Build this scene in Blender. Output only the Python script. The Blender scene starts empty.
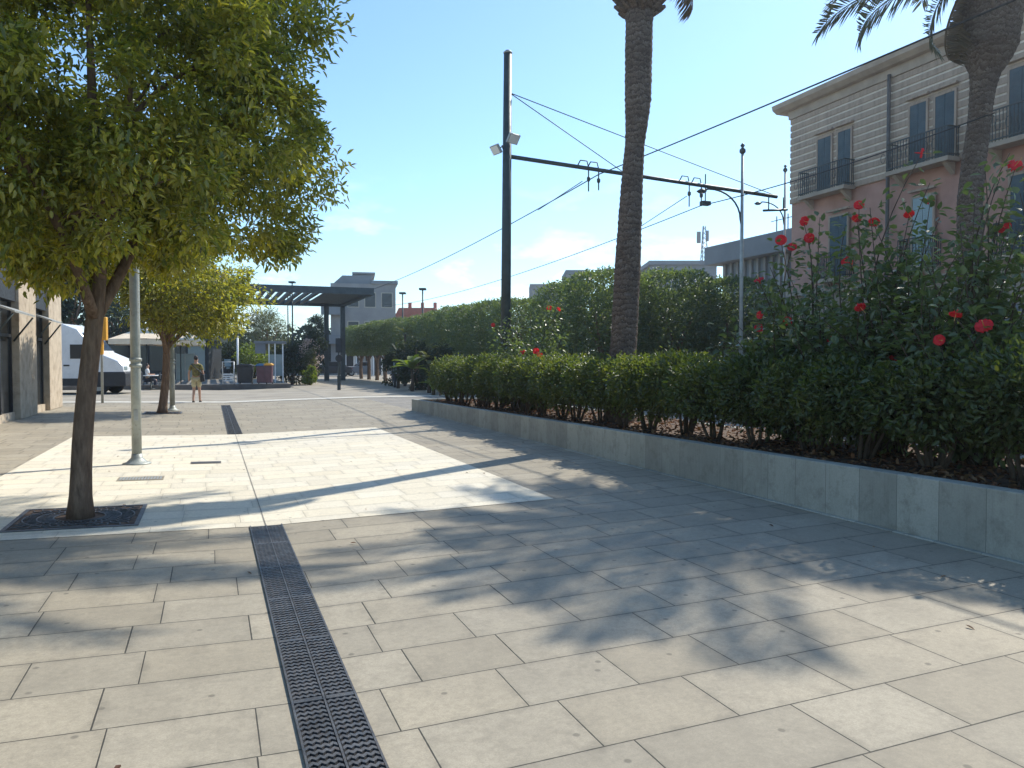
import bpy, math, random
import numpy as np
from mathutils import Vector, Matrix
R = math.radians
PI = math.pi
random.seed(7)
rng = np.random.default_rng(11)
scene = bpy.context.scene
COL = scene.collection

# ---------------------------------------------------------------- camera model
F = 770.0
CAMH = 1.6
HORIZ = 361.0
PITCH = math.atan((384 - HORIZ) / F)
ANG = math.atan(0.391)                 # the street axis turns this far left of the view
CA, SA = math.cos(ANG), math.sin(ANG)

def W(u, v, z=0.0):
    return Vector((u * CA - v * SA, u * SA + v * CA, z))

def toUV(x, y):
    return (x * CA + y * SA, -x * SA + y * CA)

def gz(u):
    return 0.02 * abs(min(max(u, -4.6), 5.6) - 0.48)

def ray(px, py):
    a = (px - 512) / F
    b = -(py - 384) / F
    c, s = math.cos(PITCH), math.sin(PITCH)
    d = Vector((a, c + b * s, -s + b * c))
    return d / d.y

def P(px, py, Y):
    d = ray(px, py)
    return Vector((d.x * Y, Y, CAMH + d.z * Y))

def G(px, py):
    d = ray(px, py)
    Y = CAMH / -d.z
    for _ in range(6):
        u, v = toUV(d.x * Y, Y)
        Y = (CAMH - gz(u)) / -d.z
    return Vector((d.x * Y, Y, gz(toUV(d.x * Y, Y)[0])))

def GX(px, Y):
    d = ray(px, 384)
    u, v = toUV(d.x * Y, Y)
    return Vector((d.x * Y, Y, gz(u)))

# ---------------------------------------------------------------- materials
class NT:
    def __init__(self, name):
        self.m = bpy.data.materials.new(name)
        self.m.use_nodes = True
        self.t = self.m.node_tree
        self.t.nodes.clear()
        self.out = self.n('ShaderNodeOutputMaterial')
    def n(self, kind, **kw):
        x = self.t.nodes.new(kind)
        for k, v in kw.items():
            setattr(x, k, v)
        return x
    def l(self, a, b):
        self.t.links.new(a, b)
    def val(self, sock, v):
        if hasattr(v, 'is_linked') or isinstance(v, bpy.types.NodeSocket):
            self.l(v, sock)
        else:
            sock.default_value = v
    def math(self, op, a, b=None, c=None, clamp=False):
        x = self.n('ShaderNodeMath', operation=op)
        x.use_clamp = clamp
        self.val(x.inputs[0], a)
        if b is not None: self.val(x.inputs[1], b)
        if c is not None: self.val(x.inputs[2], c)
        return x.outputs[0]
    def mix(self, fac, a, b, blend='MIX'):
        x = self.n('ShaderNodeMix', data_type='RGBA', blend_type=blend)
        self.val(x.inputs['Factor'], fac)
        for s, v in ((x.inputs[6], a), (x.inputs[7], b)):
            if isinstance(v, (tuple, list)):
                s.default_value = (*v[:3], 1)
            else:
                self.l(v, s)
        return x.outputs[2]
    def noise(self, vec, scale, detail=3, rough=0.55):
        x = self.n('ShaderNodeTexNoise')
        x.inputs['Scale'].default_value = scale
        x.inputs['Detail'].default_value = detail
        x.inputs['Roughness'].default_value = rough
        if vec is not None: self.l(vec, x.inputs['Vector'])
        return x.outputs['Fac']
    def ramp(self, fac, stops):
        x = self.n('ShaderNodeValToRGB')
        el = x.color_ramp.elements
        while len(el) < len(stops): el.new(0.5)
        for e_, (p, c) in zip(el, stops):
            e_.position = p
            e_.color = (*c, 1) if len(c) == 3 else c
        self.l(fac, x.inputs[0])
        return x.outputs[0]
    def maprange(self, v, a, b, c, d):
        x = self.n('ShaderNodeMapRange')
        self.val(x.inputs[0], v)
        for i, q in enumerate((a, b, c, d)): x.inputs[i + 1].default_value = q
        return x.outputs[0]
    def bump(self, h, strength=0.3, dist=0.01):
        x = self.n('ShaderNodeBump')
        x.inputs['Strength'].default_value = strength
        x.inputs['Distance'].default_value = dist
        self.l(h, x.inputs['Height'])
        return x.outputs[0]
    def principled(self, col, rough=0.6, metal=0.0, normal=None, spec=0.5):
        x = self.n('ShaderNodeBsdfPrincipled')
        if isinstance(col, (tuple, list)): x.inputs['Base Color'].default_value = (*col[:3], 1)
        else: self.l(col, x.inputs['Base Color'])
        self.val(x.inputs['Roughness'], rough)
        x.inputs['Metallic'].default_value = metal
        x.inputs['Specular IOR Level'].default_value = spec
        if normal is not None: self.l(normal, x.inputs['Normal'])
        return x.outputs[0]
    def done(self, sh):
        self.l(sh, self.out.inputs['Surface'])
        return self.m
    def obj(self):
        return self.n('ShaderNodeTexCoord').outputs['Object']
    def xyz(self, v):
        s = self.n('ShaderNodeSeparateXYZ')
        self.l(v, s.inputs[0])
        return s.outputs
    def wn(self, *vals):
        c = self.n('ShaderNodeCombineXYZ')
        for i, v in enumerate(vals): self.val(c.inputs[i], v)
        w = self.n('ShaderNodeTexWhiteNoise', noise_dimensions='3D')
        self.l(c.outputs[0], w.inputs['Vector'])
        return w.outputs['Value']

def paint(name, col, rough=0.6, metal=0.0, var=0.25, scale=6.0, bump=0.0, bscale=60.0, spec=0.5, col2=None, rust=None):
    t = NT(name)
    o = t.obj()
    f = t.noise(o, scale, 4, 0.6)
    c2 = col2 or tuple(min(1, c * (1 - var)) for c in col)
    c1 = tuple(min(1, c * (1 + var * 0.5)) for c in col)
    c = t.ramp(f, [(0.3, c2), (0.7, c1)])
    if rust:
        g = t.noise(o, scale * 2.7, 5, 0.7)
        c = t.mix(t.maprange(g, 0.58, 0.7, 0, 0.8), c, rust)
    rr = t.maprange(t.noise(o, scale * 3, 3), 0.3, 0.7, max(0, rough - 0.1), min(1, rough + 0.1))
    nm = t.bump(t.noise(o, bscale, 3), bump, 0.01) if bump else None
    return t.done(t.principled(c, rr, metal, nm, spec))

def leafmat(name, cols, rough=0.45, trans=0.35, tcol=None, spec=0.4, gain=2.2, nsc=1.3, nmix=0.45):
    t = NT(name)
    g = t.n('ShaderNodeNewGeometry')
    r = g.outputs['Random Per Island']
    st = [(i / max(1, len(cols) - 1), c) for i, c in enumerate(cols)]
    c = t.ramp(r, st)
    o = t.obj()
    big = t.noise(o, nsc, 2)
    c = t.mix(t.maprange(big, 0.35, 0.65, 0.0, nmix), c, cols[-1])
    p = t.principled(c, rough, 0, None, spec)
    tr = t.n('ShaderNodeBsdfTranslucent')
    tc = tcol or (1.0, 1.0, 0.45)
    t.l(t.mix(1.0, c, tuple(gain * q for q in tc), 'MULTIPLY'), tr.inputs[0])
    mx = t.n('ShaderNodeMixShader')
    mx.inputs[0].default_value = trans
    t.l(p, mx.inputs[1]); t.l(tr.outputs[0], mx.inputs[2])
    return t.done(mx.outputs[0])

def tilemat(name, base, joint, rh, pw, jw=0.007, var=0.16, grime=0.2, warm=(1, 0.97, 0.9), shift=0.0, flip=False, rough=0.75, split_on=True, stain=0.3):
    t = NT(name)
    o = t.obj()
    x, y, _ = t.xyz(o)
    if flip: x, y = y, x
    sv = t.math('DIVIDE', t.math('ADD', y, shift), rh)
    row = t.math('FLOOR', sv)
    fv = t.math('FRACT', sv)
    rn = t.wn(row, 3.7, 1.1)
    rw = t.math('MULTIPLY_ADD', t.wn(row, 9.2, 4.1), 0.35, 0.82)
    su = t.math('ADD', t.math('DIVIDE', x, t.math('MULTIPLY', rw, pw)), t.math('MULTIPLY', rn, 7.3))
    cell = t.math('FLOOR', su)
    fu = t.math('FRACT', su)
    sp = t.math('MULTIPLY_ADD', t.wn(cell, row, 2.5), 0.26, 0.37)
    side = t.math('GREATER_THAN', fu, sp)
    d1 = t.math('MINIMUM', fu, t.math('SUBTRACT', 1.0, fu))
    if split_on: d1 = t.math('MINIMUM', d1, t.math('ABSOLUTE', t.math('SUBTRACT', fu, sp)))
    du = t.math('MULTIPLY', d1, pw)
    dv = t.math('MULTIPLY', t.math('MINIMUM', fv, t.math('SUBTRACT', 1.0, fv)), rh)
    wob = t.math('MULTIPLY_ADD', t.noise(o, 25, 2), 0.003, -0.0015)
    dj = t.math('ADD', t.math('MINIMUM', du, dv), wob)
    jm = t.maprange(dj, jw * 0.35, jw * 0.8, 1.0, 0.0)
    jnear = t.maprange(dj, 0.0, 0.05, 0.22, 0.0)
    tid = t.wn(cell, row, side)
    tid2 = t.wn(row, cell, t.math('ADD', side, 4.4))
    k = t.math('MULTIPLY_ADD', tid, 2 * var, 1 - var)
    c = t.mix(tid2, base, tuple(b * w for b, w in zip(base, warm)))
    kk = t.n('ShaderNodeCombineXYZ')
    for i in range(3): t.l(k, kk.inputs[i])
    c = t.mix(1.0, c, kk.outputs[0], 'MULTIPLY')
    g1 = t.noise(o, 0.9, 5, 0.65)
    c = t.mix(t.maprange(g1, 0.42, 0.72, 0, grime), c, tuple(b * 0.5 for b in base))
    g2 = t.noise(o, 7.0, 5, 0.7)
    c = t.mix(t.maprange(g2, 0.5, 0.8, 0, stain), c, tuple(b * 0.45 for b in base))
    g3 = t.noise(o, 130.0, 3, 0.7)
    c = t.mix(t.maprange(g3, 0.35, 0.65, 0, 0.42), c, tuple(b * 0.55 for b in base))
    vor = t.n('ShaderNodeTexVoronoi', voronoi_dimensions='2D'); vor.inputs['Scale'].default_value = 2.6
    t.l(o, vor.inputs['Vector'])
    spot = t.maprange(vor.outputs['Distance'], 0.03, 0.05, 0.6, 0.0)
    vs_ = t.n('ShaderNodeSeparateColor'); t.l(vor.outputs['Color'], vs_.inputs[0])
    spot = t.math('MULTIPLY', spot, t.math('GREATER_THAN', vs_.outputs[0], 0.55), clamp=True)
    g5 = t.noise(o, 34.0, 4, 0.75)
    c = t.mix(t.maprange(g5, 0.45, 0.7, 0, 0.38), c, tuple(b * 0.5 for b in base))
    c = t.mix(t.maprange(g5, 0.25, 0.4, 0.25, 0), c, tuple(min(1, b * 1.35) for b in base))
    c = t.mix(spot, c, tuple(b * 0.25 for b in base))
    c = t.mix(t.math('MULTIPLY', jnear, t.maprange(g2, 0.35, 0.65, 0.2, 2.2), clamp=True), c, tuple(b * 0.45 for b in base))
    g4 = t.noise(o, 2.3, 6, 0.75)
    c = t.mix(t.maprange(g4, 0.55, 0.62, 0, grime * 0.5), c, tuple(b * 0.6 for b in base))
    c = t.mix(jm, c, joint)
    h = t.math('ADD', t.math('MULTIPLY', jm, -1.0), t.math('MULTIPLY', t.math('ADD', g3, g2), 0.22))
    h = t.math('ADD', h, t.math('MULTIPLY', tid, 0.25))
    return t.done(t.principled(c, rough, 0, t.bump(h, 0.55, 0.006), 0.35))

M = {}
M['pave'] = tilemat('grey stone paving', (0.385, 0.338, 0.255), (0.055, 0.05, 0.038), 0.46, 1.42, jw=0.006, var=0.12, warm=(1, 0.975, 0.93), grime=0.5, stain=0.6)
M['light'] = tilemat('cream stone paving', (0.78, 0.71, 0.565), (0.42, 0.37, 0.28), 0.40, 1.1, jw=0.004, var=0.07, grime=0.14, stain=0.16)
M['farpave'] = tilemat('far grey paving', (0.30, 0.275, 0.235), (0.14, 0.13, 0.11), 0.5, 1.6, grime=0.25)
M['asphalt'] = paint('asphalt', (0.16, 0.152, 0.14), 0.9, 0, 0.35, 0.6, 0.5, 120)
M['road'] = paint('worn road', (0.34, 0.30, 0.235), 0.9, 0, 0.3, 0.5, 0.4, 90)
M['strip'] = paint('pale kerb stone', (0.55, 0.52, 0.44), 0.8, 0, 0.2, 3, 0.3, 60)
M['kerb'] = paint('dark stone and kerb shade', (0.12, 0.11, 0.10), 0.8, 0, 0.3, 3, 0.3, 60)
M['soil'] = paint('soil', (0.13, 0.085, 0.055), 0.95, 0, 0.5, 9, 1.0, 45, col2=(0.05, 0.03, 0.02))
M['iron'] = paint('cast iron', (0.115, 0.112, 0.11), 0.5, 0.5, 0.4, 8, 0.3, 90, rust=(0.09, 0.055, 0.035))
M['black'] = paint('channel shade', (0.006, 0.006, 0.007), 0.9, 0, 0.3, 10)
M['galv'] = paint('galvanised steel', (0.36, 0.37, 0.35), 0.5, 0.4, 0.25, 5, 0.1, 40)
M['polepaint'] = paint('pale grey green pole', (0.33, 0.35, 0.32), 0.5, 0.2, 0.3, 4, 0.15, 40, rust=(0.22, 0.20, 0.16))
M['darksteel'] = paint('dark green steel', (0.04, 0.055, 0.054), 0.5, 0.2, 0.35, 4, 0.1, 40)
M['pergola'] = paint('pergola steel', (0.06, 0.075, 0.078), 0.6, 0.2, 0.3, 3)
M['whitep'] = paint('white paint', (0.78, 0.78, 0.76), 0.45, 0, 0.10, 3)
M['van'] = paint('van white', (0.72, 0.73, 0.73), 0.3, 0, 0.10, 1.5)
M['plastic'] = paint('black plastic', (0.022, 0.024, 0.028), 0.55, 0, 0.3, 5)
M['rubber'] = paint('rubber', (0.02, 0.02, 0.02), 0.85, 0, 0.3, 20)
M['yellow'] = paint('yellow enamel', (0.72, 0.36, 0.035), 0.4, 0, 0.2, 4)
M['blue'] = paint('blue lid', (0.02, 0.12, 0.28), 0.45, 0, 0.2, 4)
M['purple'] = paint('plum bin', (0.10, 0.045, 0.06), 0.5, 0, 0.25, 4)
M['redp'] = paint('red paint', (0.35, 0.06, 0.05), 0.5, 0, 0.2, 4)
M['canvas'] = paint('beige canvas', (0.74, 0.61, 0.44), 0.85, 0, 0.15, 3, 0.3, 80)
M['silver'] = paint('silver car paint', (0.42, 0.42, 0.40), 0.3, 0.5, 0.1, 2)
M['cream'] = paint('cream wall', (0.48, 0.43, 0.34), 0.85, 0, 0.2, 1.2, 0.2, 40)
M['greybld'] = paint('grey render', (0.30, 0.285, 0.27), 0.9, 0, 0.25, 0.5, 0.15, 20)
M['greybld2'] = paint('blue grey render', (0.22, 0.23, 0.24), 0.9, 0, 0.2, 0.5)
M['roofred'] = paint('red roof tiles', (0.40, 0.13, 0.085), 0.85, 0, 0.3, 1.0)
M['shutter'] = paint('blue green shutter', (0.045, 0.085, 0.105), 0.6, 0, 0.25, 2.5)
M['pink'] = paint('pink render', (0.50, 0.28, 0.215), 0.9, 0, 0.25, 0.8, 0.2, 30, col2=(0.38, 0.205, 0.155))
M['beige'] = paint('beige moulding', (0.42, 0.33, 0.25), 0.85, 0, 0.25, 1.2, 0.2, 30)
M['wire'] = paint('black cable', (0.02, 0.022, 0.025), 0.6, 0.3, 0.2, 5)
M['skin'] = paint('skin', (0.48, 0.28, 0.19), 0.55, 0, 0.1, 6)
M['shirt'] = paint('olive yellow cotton', (0.26, 0.225, 0.06), 0.9, 0, 0.5, 14, col2=(0.06, 0.055, 0.03))
M['shorts'] = paint('khaki cotton', (0.50, 0.45, 0.28), 0.9, 0, 0.3, 9)
M['hair'] = paint('dark hair', (0.03, 0.02, 0.016), 0.6, 0, 0.3, 30)
M['wcotton'] = paint('white cotton', (0.7, 0.68, 0.64), 0.9, 0, 0.15, 9)
M['jeans'] = paint('dark denim', (0.05, 0.06, 0.09), 0.9, 0, 0.2, 9)
M['terra'] = paint('violet pot', (0.10, 0.07, 0.18), 0.7, 0, 0.2, 5)
M['glassp'] = None
def glass(name, tint, rough=0.05):
    t = NT(name)
    o = t.obj()
    c = t.mix(t.noise(o, 2.0, 2), tint, tuple(q * 0.6 for q in tint))
    return t.done(t.principled(c, rough, 0.0, None, 0.5))
M['glass'] = glass('dark window glass', (0.02, 0.025, 0.03), 0.18)
M['paleglass'] = glass('pale glass', (0.32, 0.40, 0.40), 0.15)

def barkmat(name, c1, c2, sc=(9, 9, 2.2), rough=0.9, strength=0.8):
    t = NT(name)
    o = t.obj()
    mp = t.n('ShaderNodeMapping'); mp.inputs['Scale'].default_value = sc
    t.l(o, mp.inputs[0])
    f = t.noise(mp.outputs[0], 1.6, 6, 0.65)
    g = t.noise(o, 3.0, 3)
    c = t.ramp(f, [(0.3, c2), (0.68, c1)])
    c = t.mix(t.maprange(g, 0.4, 0.7, 0, 0.5), c, tuple(0.6 * q for q in c1))
    return t.done(t.principled(c, rough, 0, t.bump(f, strength, 0.03), 0.2))
M['bark'] = barkmat('grey brown bark', (0.29, 0.195, 0.13), (0.10, 0.062, 0.042), sc=(14, 14, 3.0), strength=1.0)
M['twig'] = barkmat('twig bark', (0.13, 0.10, 0.07), (0.05, 0.035, 0.025))

def palmbark():
    t = NT('palm bark')
    o = t.obj()
    x, y, z = t.xyz(o)
    ph = t.math('ARCTAN2', y, x)
    w = t.math('ADD', t.math('MULTIPLY', z, 9.0), t.math('MULTIPLY', t.noise(o, 7, 4, 0.7), 3.2))
    fr = t.math('FRACT', w)
    ring = t.math('FLOOR', w)
    a = t.math('MULTIPLY', ph, 11 / (2 * PI))
    a2 = t.math('FRACT', t.math('ADD', a, t.math('MULTIPLY', ring, 0.5)))
    cellr = t.wn(ring, t.math('FLOOR', t.math('ADD', a, t.math('MULTIPLY', ring, 0.5))), 0.4)
    nz = t.noise(o, 30, 4, 0.7)
    c = t.ramp(fr, [(0.0, (0.06, 0.045, 0.038)), (0.25, (0.19, 0.145, 0.115)), (0.75, (0.27, 0.215, 0.175)), (1.0, (0.34, 0.28, 0.235))])
    c = t.mix(t.maprange(nz, 0.35, 0.7, 0, 0.7), c, (0.06, 0.042, 0.032))
    c = t.mix(t.math('MULTIPLY', cellr, 0.4), c, (0.07, 0.05, 0.04))
    h = t.math('ADD', fr, t.math('MULTIPLY', nz, 0.6))
    return t.done(t.principled(c, 0.95, 0, t.bump(h, 0.9, 0.04), 0.15))
M['palmbark'] = palmbark()

M['leaf_tree'] = leafmat('street tree leaf', [(0.055, 0.082, 0.022), (0.095, 0.125, 0.028), (0.17, 0.185, 0.04), (0.30, 0.27, 0.06)], 0.36, 0.42, (1.0, 0.96, 0.30), 0.6, 3.1, 2.4, 0.5)  # bright yellow tones and patches paint in the sunlit clumps
M['leaf_tree2'] = leafmat('far street tree leaf', [(0.08, 0.105, 0.026), (0.13, 0.15, 0.03), (0.19, 0.195, 0.04), (0.27, 0.24, 0.05)], 0.45, 0.45, (0.97, 0.95, 0.32), 0.4, 2.7)
M['leaf_hedge'] = leafmat('hedge leaf', [(0.026, 0.046, 0.02), (0.044, 0.07, 0.027), (0.075, 0.105, 0.034), (0.055, 0.08, 0.028), (0.09, 0.10, 0.034)], 0.42, 0.32, (1.0, 0.96, 0.28), 0.5, 3.6)
M['leaf_hib'] = leafmat('hibiscus leaf', [(0.05, 0.075, 0.038), (0.08, 0.11, 0.05), (0.12, 0.15, 0.06)], 0.36, 0.32, (0.95, 1.0, 0.42), 0.6, 2.5)
M['leaf_ficus'] = leafmat('ficus leaf', [(0.03, 0.056, 0.034), (0.05, 0.08, 0.042), (0.09, 0.115, 0.048)], 0.42, 0.27, (1.0, 0.97, 0.3), 0.6, 4.4)
M['leaf_dark'] = leafmat('dark leaf', [(0.015, 0.028, 0.016), (0.028, 0.045, 0.022), (0.045, 0.06, 0.025)], 0.6, 0.2, spec=0.2)
M['leaf_lime'] = leafmat('lime leaf', [(0.08, 0.12, 0.015), (0.14, 0.18, 0.02)], 0.5, 0.4)
M['leaf_pale'] = leafmat('olive leaf', [(0.07, 0.085, 0.03), (0.11, 0.115, 0.045)], 0.5, 0.3)
M['blossom'] = leafmat('pale blossom', [(0.55, 0.42, 0.36), (0.65, 0.5, 0.42)], 0.6, 0.3, (1, 1, 1), 0.3, 1.0)
M['frond'] = leafmat('palm frond', [(0.06, 0.07, 0.04), (0.09, 0.10, 0.055), (0.13, 0.12, 0.065)], 0.4, 0.22, (1, 1, 0.5), 0.5, 1.6)
M['deadfrond'] = leafmat('dry frond', [(0.12, 0.075, 0.04), (0.20, 0.13, 0.07), (0.10, 0.08, 0.045)], 0.7, 0.2, (1, 0.9, 0.6), 0.3, 1.2)
M['litter'] = leafmat('dry leaf litter', [(0.13, 0.05, 0.025), (0.24, 0.11, 0.05), (0.32, 0.2, 0.1), (0.09, 0.045, 0.03)], 0.8, 0.1, (1, 0.8, 0.5), 0.3, 1.2)
M['petal'] = leafmat('red petal', [(0.58, 0.018, 0.03), (0.72, 0.045, 0.06)], 0.6, 0.4, (1, 0.4, 0.42), 0.3, 1.6)
M['stamen'] = paint('stamen', (0.75, 0.45, 0.12), 0.6)

# ---------------------------------------------------------------- mesh builder
class MB:
    def __init__(self):
        self.v = []; self.f = []; self.smooth = []
    def add(self, vs, fs, smooth=False):
        o = len(self.v)
        self.v.extend([tuple(q) for q in vs])
        for f in fs:
            self.f.append(tuple(i + o for i in f)); self.smooth.append(smooth)
        return self
    def box(self, c, s, rz=0.0, m=None):
        hx, hy, hz = s[0] / 2, s[1] / 2, s[2] / 2
        ca, sa = math.cos(rz), math.sin(rz)
        vs = []
        for z in (-hz, hz):
            for x, y in ((-hx, -hy), (hx, -hy), (hx, hy), (-hx, hy)):
                p = Vector((x * ca - y * sa, x * sa + y * ca, z))
                if m is not None: p = m @ Vector((x, y, z))
                vs.append((c[0] + p[0], c[1] + p[1], c[2] + p[2]))
        return self.add(vs, [(3, 2, 1, 0), (4, 5, 6, 7), (0, 1, 5, 4), (1, 2, 6, 5), (2, 3, 7, 6), (3, 0, 4, 7)])
    def bb(self, x0, x1, y0, y1, z0, z1):
        return self.box(((x0 + x1) / 2, (y0 + y1) / 2, (z0 + z1) / 2), (x1 - x0, y1 - y0, z1 - z0))
    def tube(self, pts, r, n=8, cap=True, smooth=True):
        pts = [Vector(p) for p in pts]
        rs = r if isinstance(r, (list, tuple)) else [r] * len(pts)
        vs = []; fs = []
        up = None
        for i, p in enumerate(pts):
            a = pts[max(0, i - 1)]; b = pts[min(len(pts) - 1, i + 1)]
            t = (b - a)
            t = t.normalized() if t.length > 1e-9 else Vector((0, 0, 1))
            if up is None:
                up = t.orthogonal().normalized()
            else:
                up = (up - t * up.dot(t))
                up = up.normalized() if up.length > 1e-6 else t.orthogonal().normalized()
            s = t.cross(up)
            for k in range(n):
                a_ = 2 * PI * k / n
                vs.append(p + (up * math.cos(a_) + s * math.sin(a_)) * rs[i])
        for i in range(len(pts) - 1):
            for k in range(n):
                k2 = (k + 1) % n
                fs.append((i * n + k, i * n + k2, (i + 1) * n + k2, (i + 1) * n + k))
        self.add(vs, fs, smooth)
        if cap:
            o = len(self.v) - len(vs)
            self.f.append(tuple(o + k for k in range(n))[::-1]); self.smooth.append(False)
            e = o + (len(pts) - 1) * n
            self.f.append(tuple(e + k for k in range(n))); self.smooth.append(False)
        return self
    def lathe(self, prof, c=(0, 0, 0), n=20, smooth=True):
        return self.tube([(c[0], c[1], c[2] + z) for r_, z in prof], [max(r_, 1e-4) for r_, z in prof], n, True, smooth)
    def prism(self, poly, y0, y1):
        n = len(poly)
        vs = [(x, y0, z) for x, z in poly] + [(x, y1, z) for x, z in poly]
        fs = [tuple(range(n)), tuple(range(2 * n - 1, n - 1, -1))]
        for i in range(n):
            j = (i + 1) % n
            fs.append((i, i + n, j + n, j))
        return self.add(vs, fs)
    def wheel(self, c, r, w, axis='y', n=24):
        d = Vector((0, 1, 0)) if axis == 'y' else Vector((1, 0, 0))
        c = Vector(c)
        return self.tube([c - d * w / 2, c - d * w * 0.4, c + d * w * 0.4, c + d * w / 2], [r * 0.93, r, r, r * 0.93], n)
    def build(self, name, mat, parent=None, loc=(0, 0, 0), rz=0.0, bevel=0.0):
        me = bpy.data.meshes.new(name)
        me.from_pydata(self.v, [], self.f)
        me.polygons.foreach_set('use_smooth', self.smooth)
        me.materials.append(mat)
        me.update()
        return link(name, me, parent, loc, rz, bevel)

def link(name, me, parent=None, loc=(0, 0, 0), rz=0.0, bevel=0.0):
    o = bpy.data.objects.new(name, me)
    COL.objects.link(o)
    o.location = loc
    o.rotation_euler = (0, 0, rz)
    if parent is not None: o.parent = parent
    if bevel:
        b = o.modifiers.new('bevel', 'BEVEL'); b.width = bevel; b.segments = 2; b.limit_method = 'ANGLE'
    return o

def fastmesh(name, V, Fc, mat, smooth=False):
    me = bpy.data.meshes.new(name)
    V = np.asarray(V, dtype=np.float32); Fc = np.asarray(Fc, dtype=np.int32)
    k = Fc.shape[1]
    me.vertices.add(len(V)); me.vertices.foreach_set('co', V.ravel())
    me.loops.add(Fc.size); me.loops.foreach_set('vertex_index', Fc.ravel())
    me.polygons.add(len(Fc))
    me.polygons.foreach_set('loop_start', np.arange(0, Fc.size, k, dtype=np.int32))
    me.polygons.foreach_set('loop_total', np.full(len(Fc), k, dtype=np.int32))
    if smooth: me.polygons.foreach_set('use_smooth', np.ones(len(Fc), dtype=bool))
    me.materials.append(mat)
    me.update(calc_edges=True)
    return me

def thing(name, label, cat, loc=(0, 0, 0), rz=0.0, group=None):
    o = bpy.data.objects.new(name, None)
    o.empty_display_size = 0.2
    COL.objects.link(o)
    o.location = loc; o.rotation_euler = (0, 0, rz)
    return tag(o, label, cat, group)
def tag(o, label, cat, group=None):
    o['label'] = label; o['category'] = cat
    if group: o['group'] = group
    return o
def struct(o):
    o['kind'] = 'structure'; return o
def copy_tree(o, parent=None):
    c = o.copy(); COL.objects.link(c)
    if parent is not None: c.parent = parent
    for ch in list(o.children): copy_tree(ch, c)
    return c

# ---------------------------------------------------------------- leaves
def unit(a):
    return a / np.maximum(np.linalg.norm(a, axis=1, keepdims=True), 1e-9)
def rdir(n):
    return unit(rng.normal(size=(n, 3)))
def leafarrays(Pt, D, N, L, Wd, fold=0.25, curl=0.15):
    n = len(Pt)
    D = unit(D)
    S = unit(np.cross(D, N)); N = np.cross(S, D)
    L = L.reshape(-1, 1); Wd = Wd.reshape(-1, 1)
    V = np.empty((n, 6, 3))
    V[:, 0] = Pt
    V[:, 3] = Pt + D * L - N * L * curl
    for k, sg, t, w_ in ((1, 1, 0.30, 0.46), (2, 1, 0.66, 0.40), (4, -1, 0.66, 0.40), (5, -1, 0.30, 0.46)):
        V[:, k] = Pt + D * L * t + S * Wd * w_ * sg + N * (Wd * fold - L * curl * t * t)
    b = (np.arange(n) * 6).reshape(-1, 1)
    Fc = np.concatenate([b + np.array([[0, 1, 2]]), b + np.array([[0, 2, 3]]), b + np.array([[0, 3, 4]]), b + np.array([[0, 4, 5]])], axis=0)
    return V.reshape(-1, 3), Fc
def leafmesh(name, Pt, D, N, L, Wd, mat, fold=0.25, curl=0.15):
    V, Fc = leafarrays(Pt, D, N, L, Wd, fold, curl)
    return fastmesh(name, V, Fc, mat)

def clump_crown(name, centers, crad, nper, L, Wd, mat, droop=0.5, out=0.7, jitter=0.6, centre=None):
    centers = np.asarray(centers); m = len(centers)
    crad = np.broadcast_to(np.asarray(crad, dtype=float), (m,))
    idx = np.repeat(np.arange(m), nper)
    n = len(idx)
    dr = rdir(n)
    rad = crad[idx] * rng.random(n) ** 0.45
    Pt = centers[idx] + dr * rad[:, None] * np.array([1, 1, 0.75])
    if centre is not None:
        o = unit(Pt - np.asarray(centre)[None, :])
    else:
        o = dr
    D = o * out * 0.5 + dr * out * 0.5 + rdir(n) * jitter + np.array([0, 0, -droop])
    N = rdir(n) * 0.7 + np.array([0, 0, 1.0])
    Ls = L * (0.7 + 0.6 * rng.random(n)); Ws = Wd * (0.7 + 0.6 * rng.random(n))
    return leafmesh(name, Pt, D, N, Ls, Ws, mat)

def ellip_centers(n, c, rx, ry, ru, rd, shell=0.45, lump=0.18, seed=0, p=2.0):
    r2 = np.random.default_rng(seed)
    d = r2.normal(size=(n, 3)); d /= np.linalg.norm(d, axis=1, keepdims=True)
    d /= (np.sum(np.abs(d) ** p, axis=1, keepdims=True)) ** (1 / p)
    r = shell + (1 - shell) * r2.random(n) ** 0.6
    lob = r2.normal(size=(7, 3)); lob /= np.linalg.norm(lob, axis=1, keepdims=True)
    bump = 1 + lump * (np.max(d @ lob.T, axis=1) - 0.75) * 2
    s = np.where(d[:, 2:3] > 0, np.array([[rx, ry, ru]]), np.array([[rx, ry, rd]]))
    return np.asarray(c) + d * s * (r * bump)[:, None]

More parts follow.
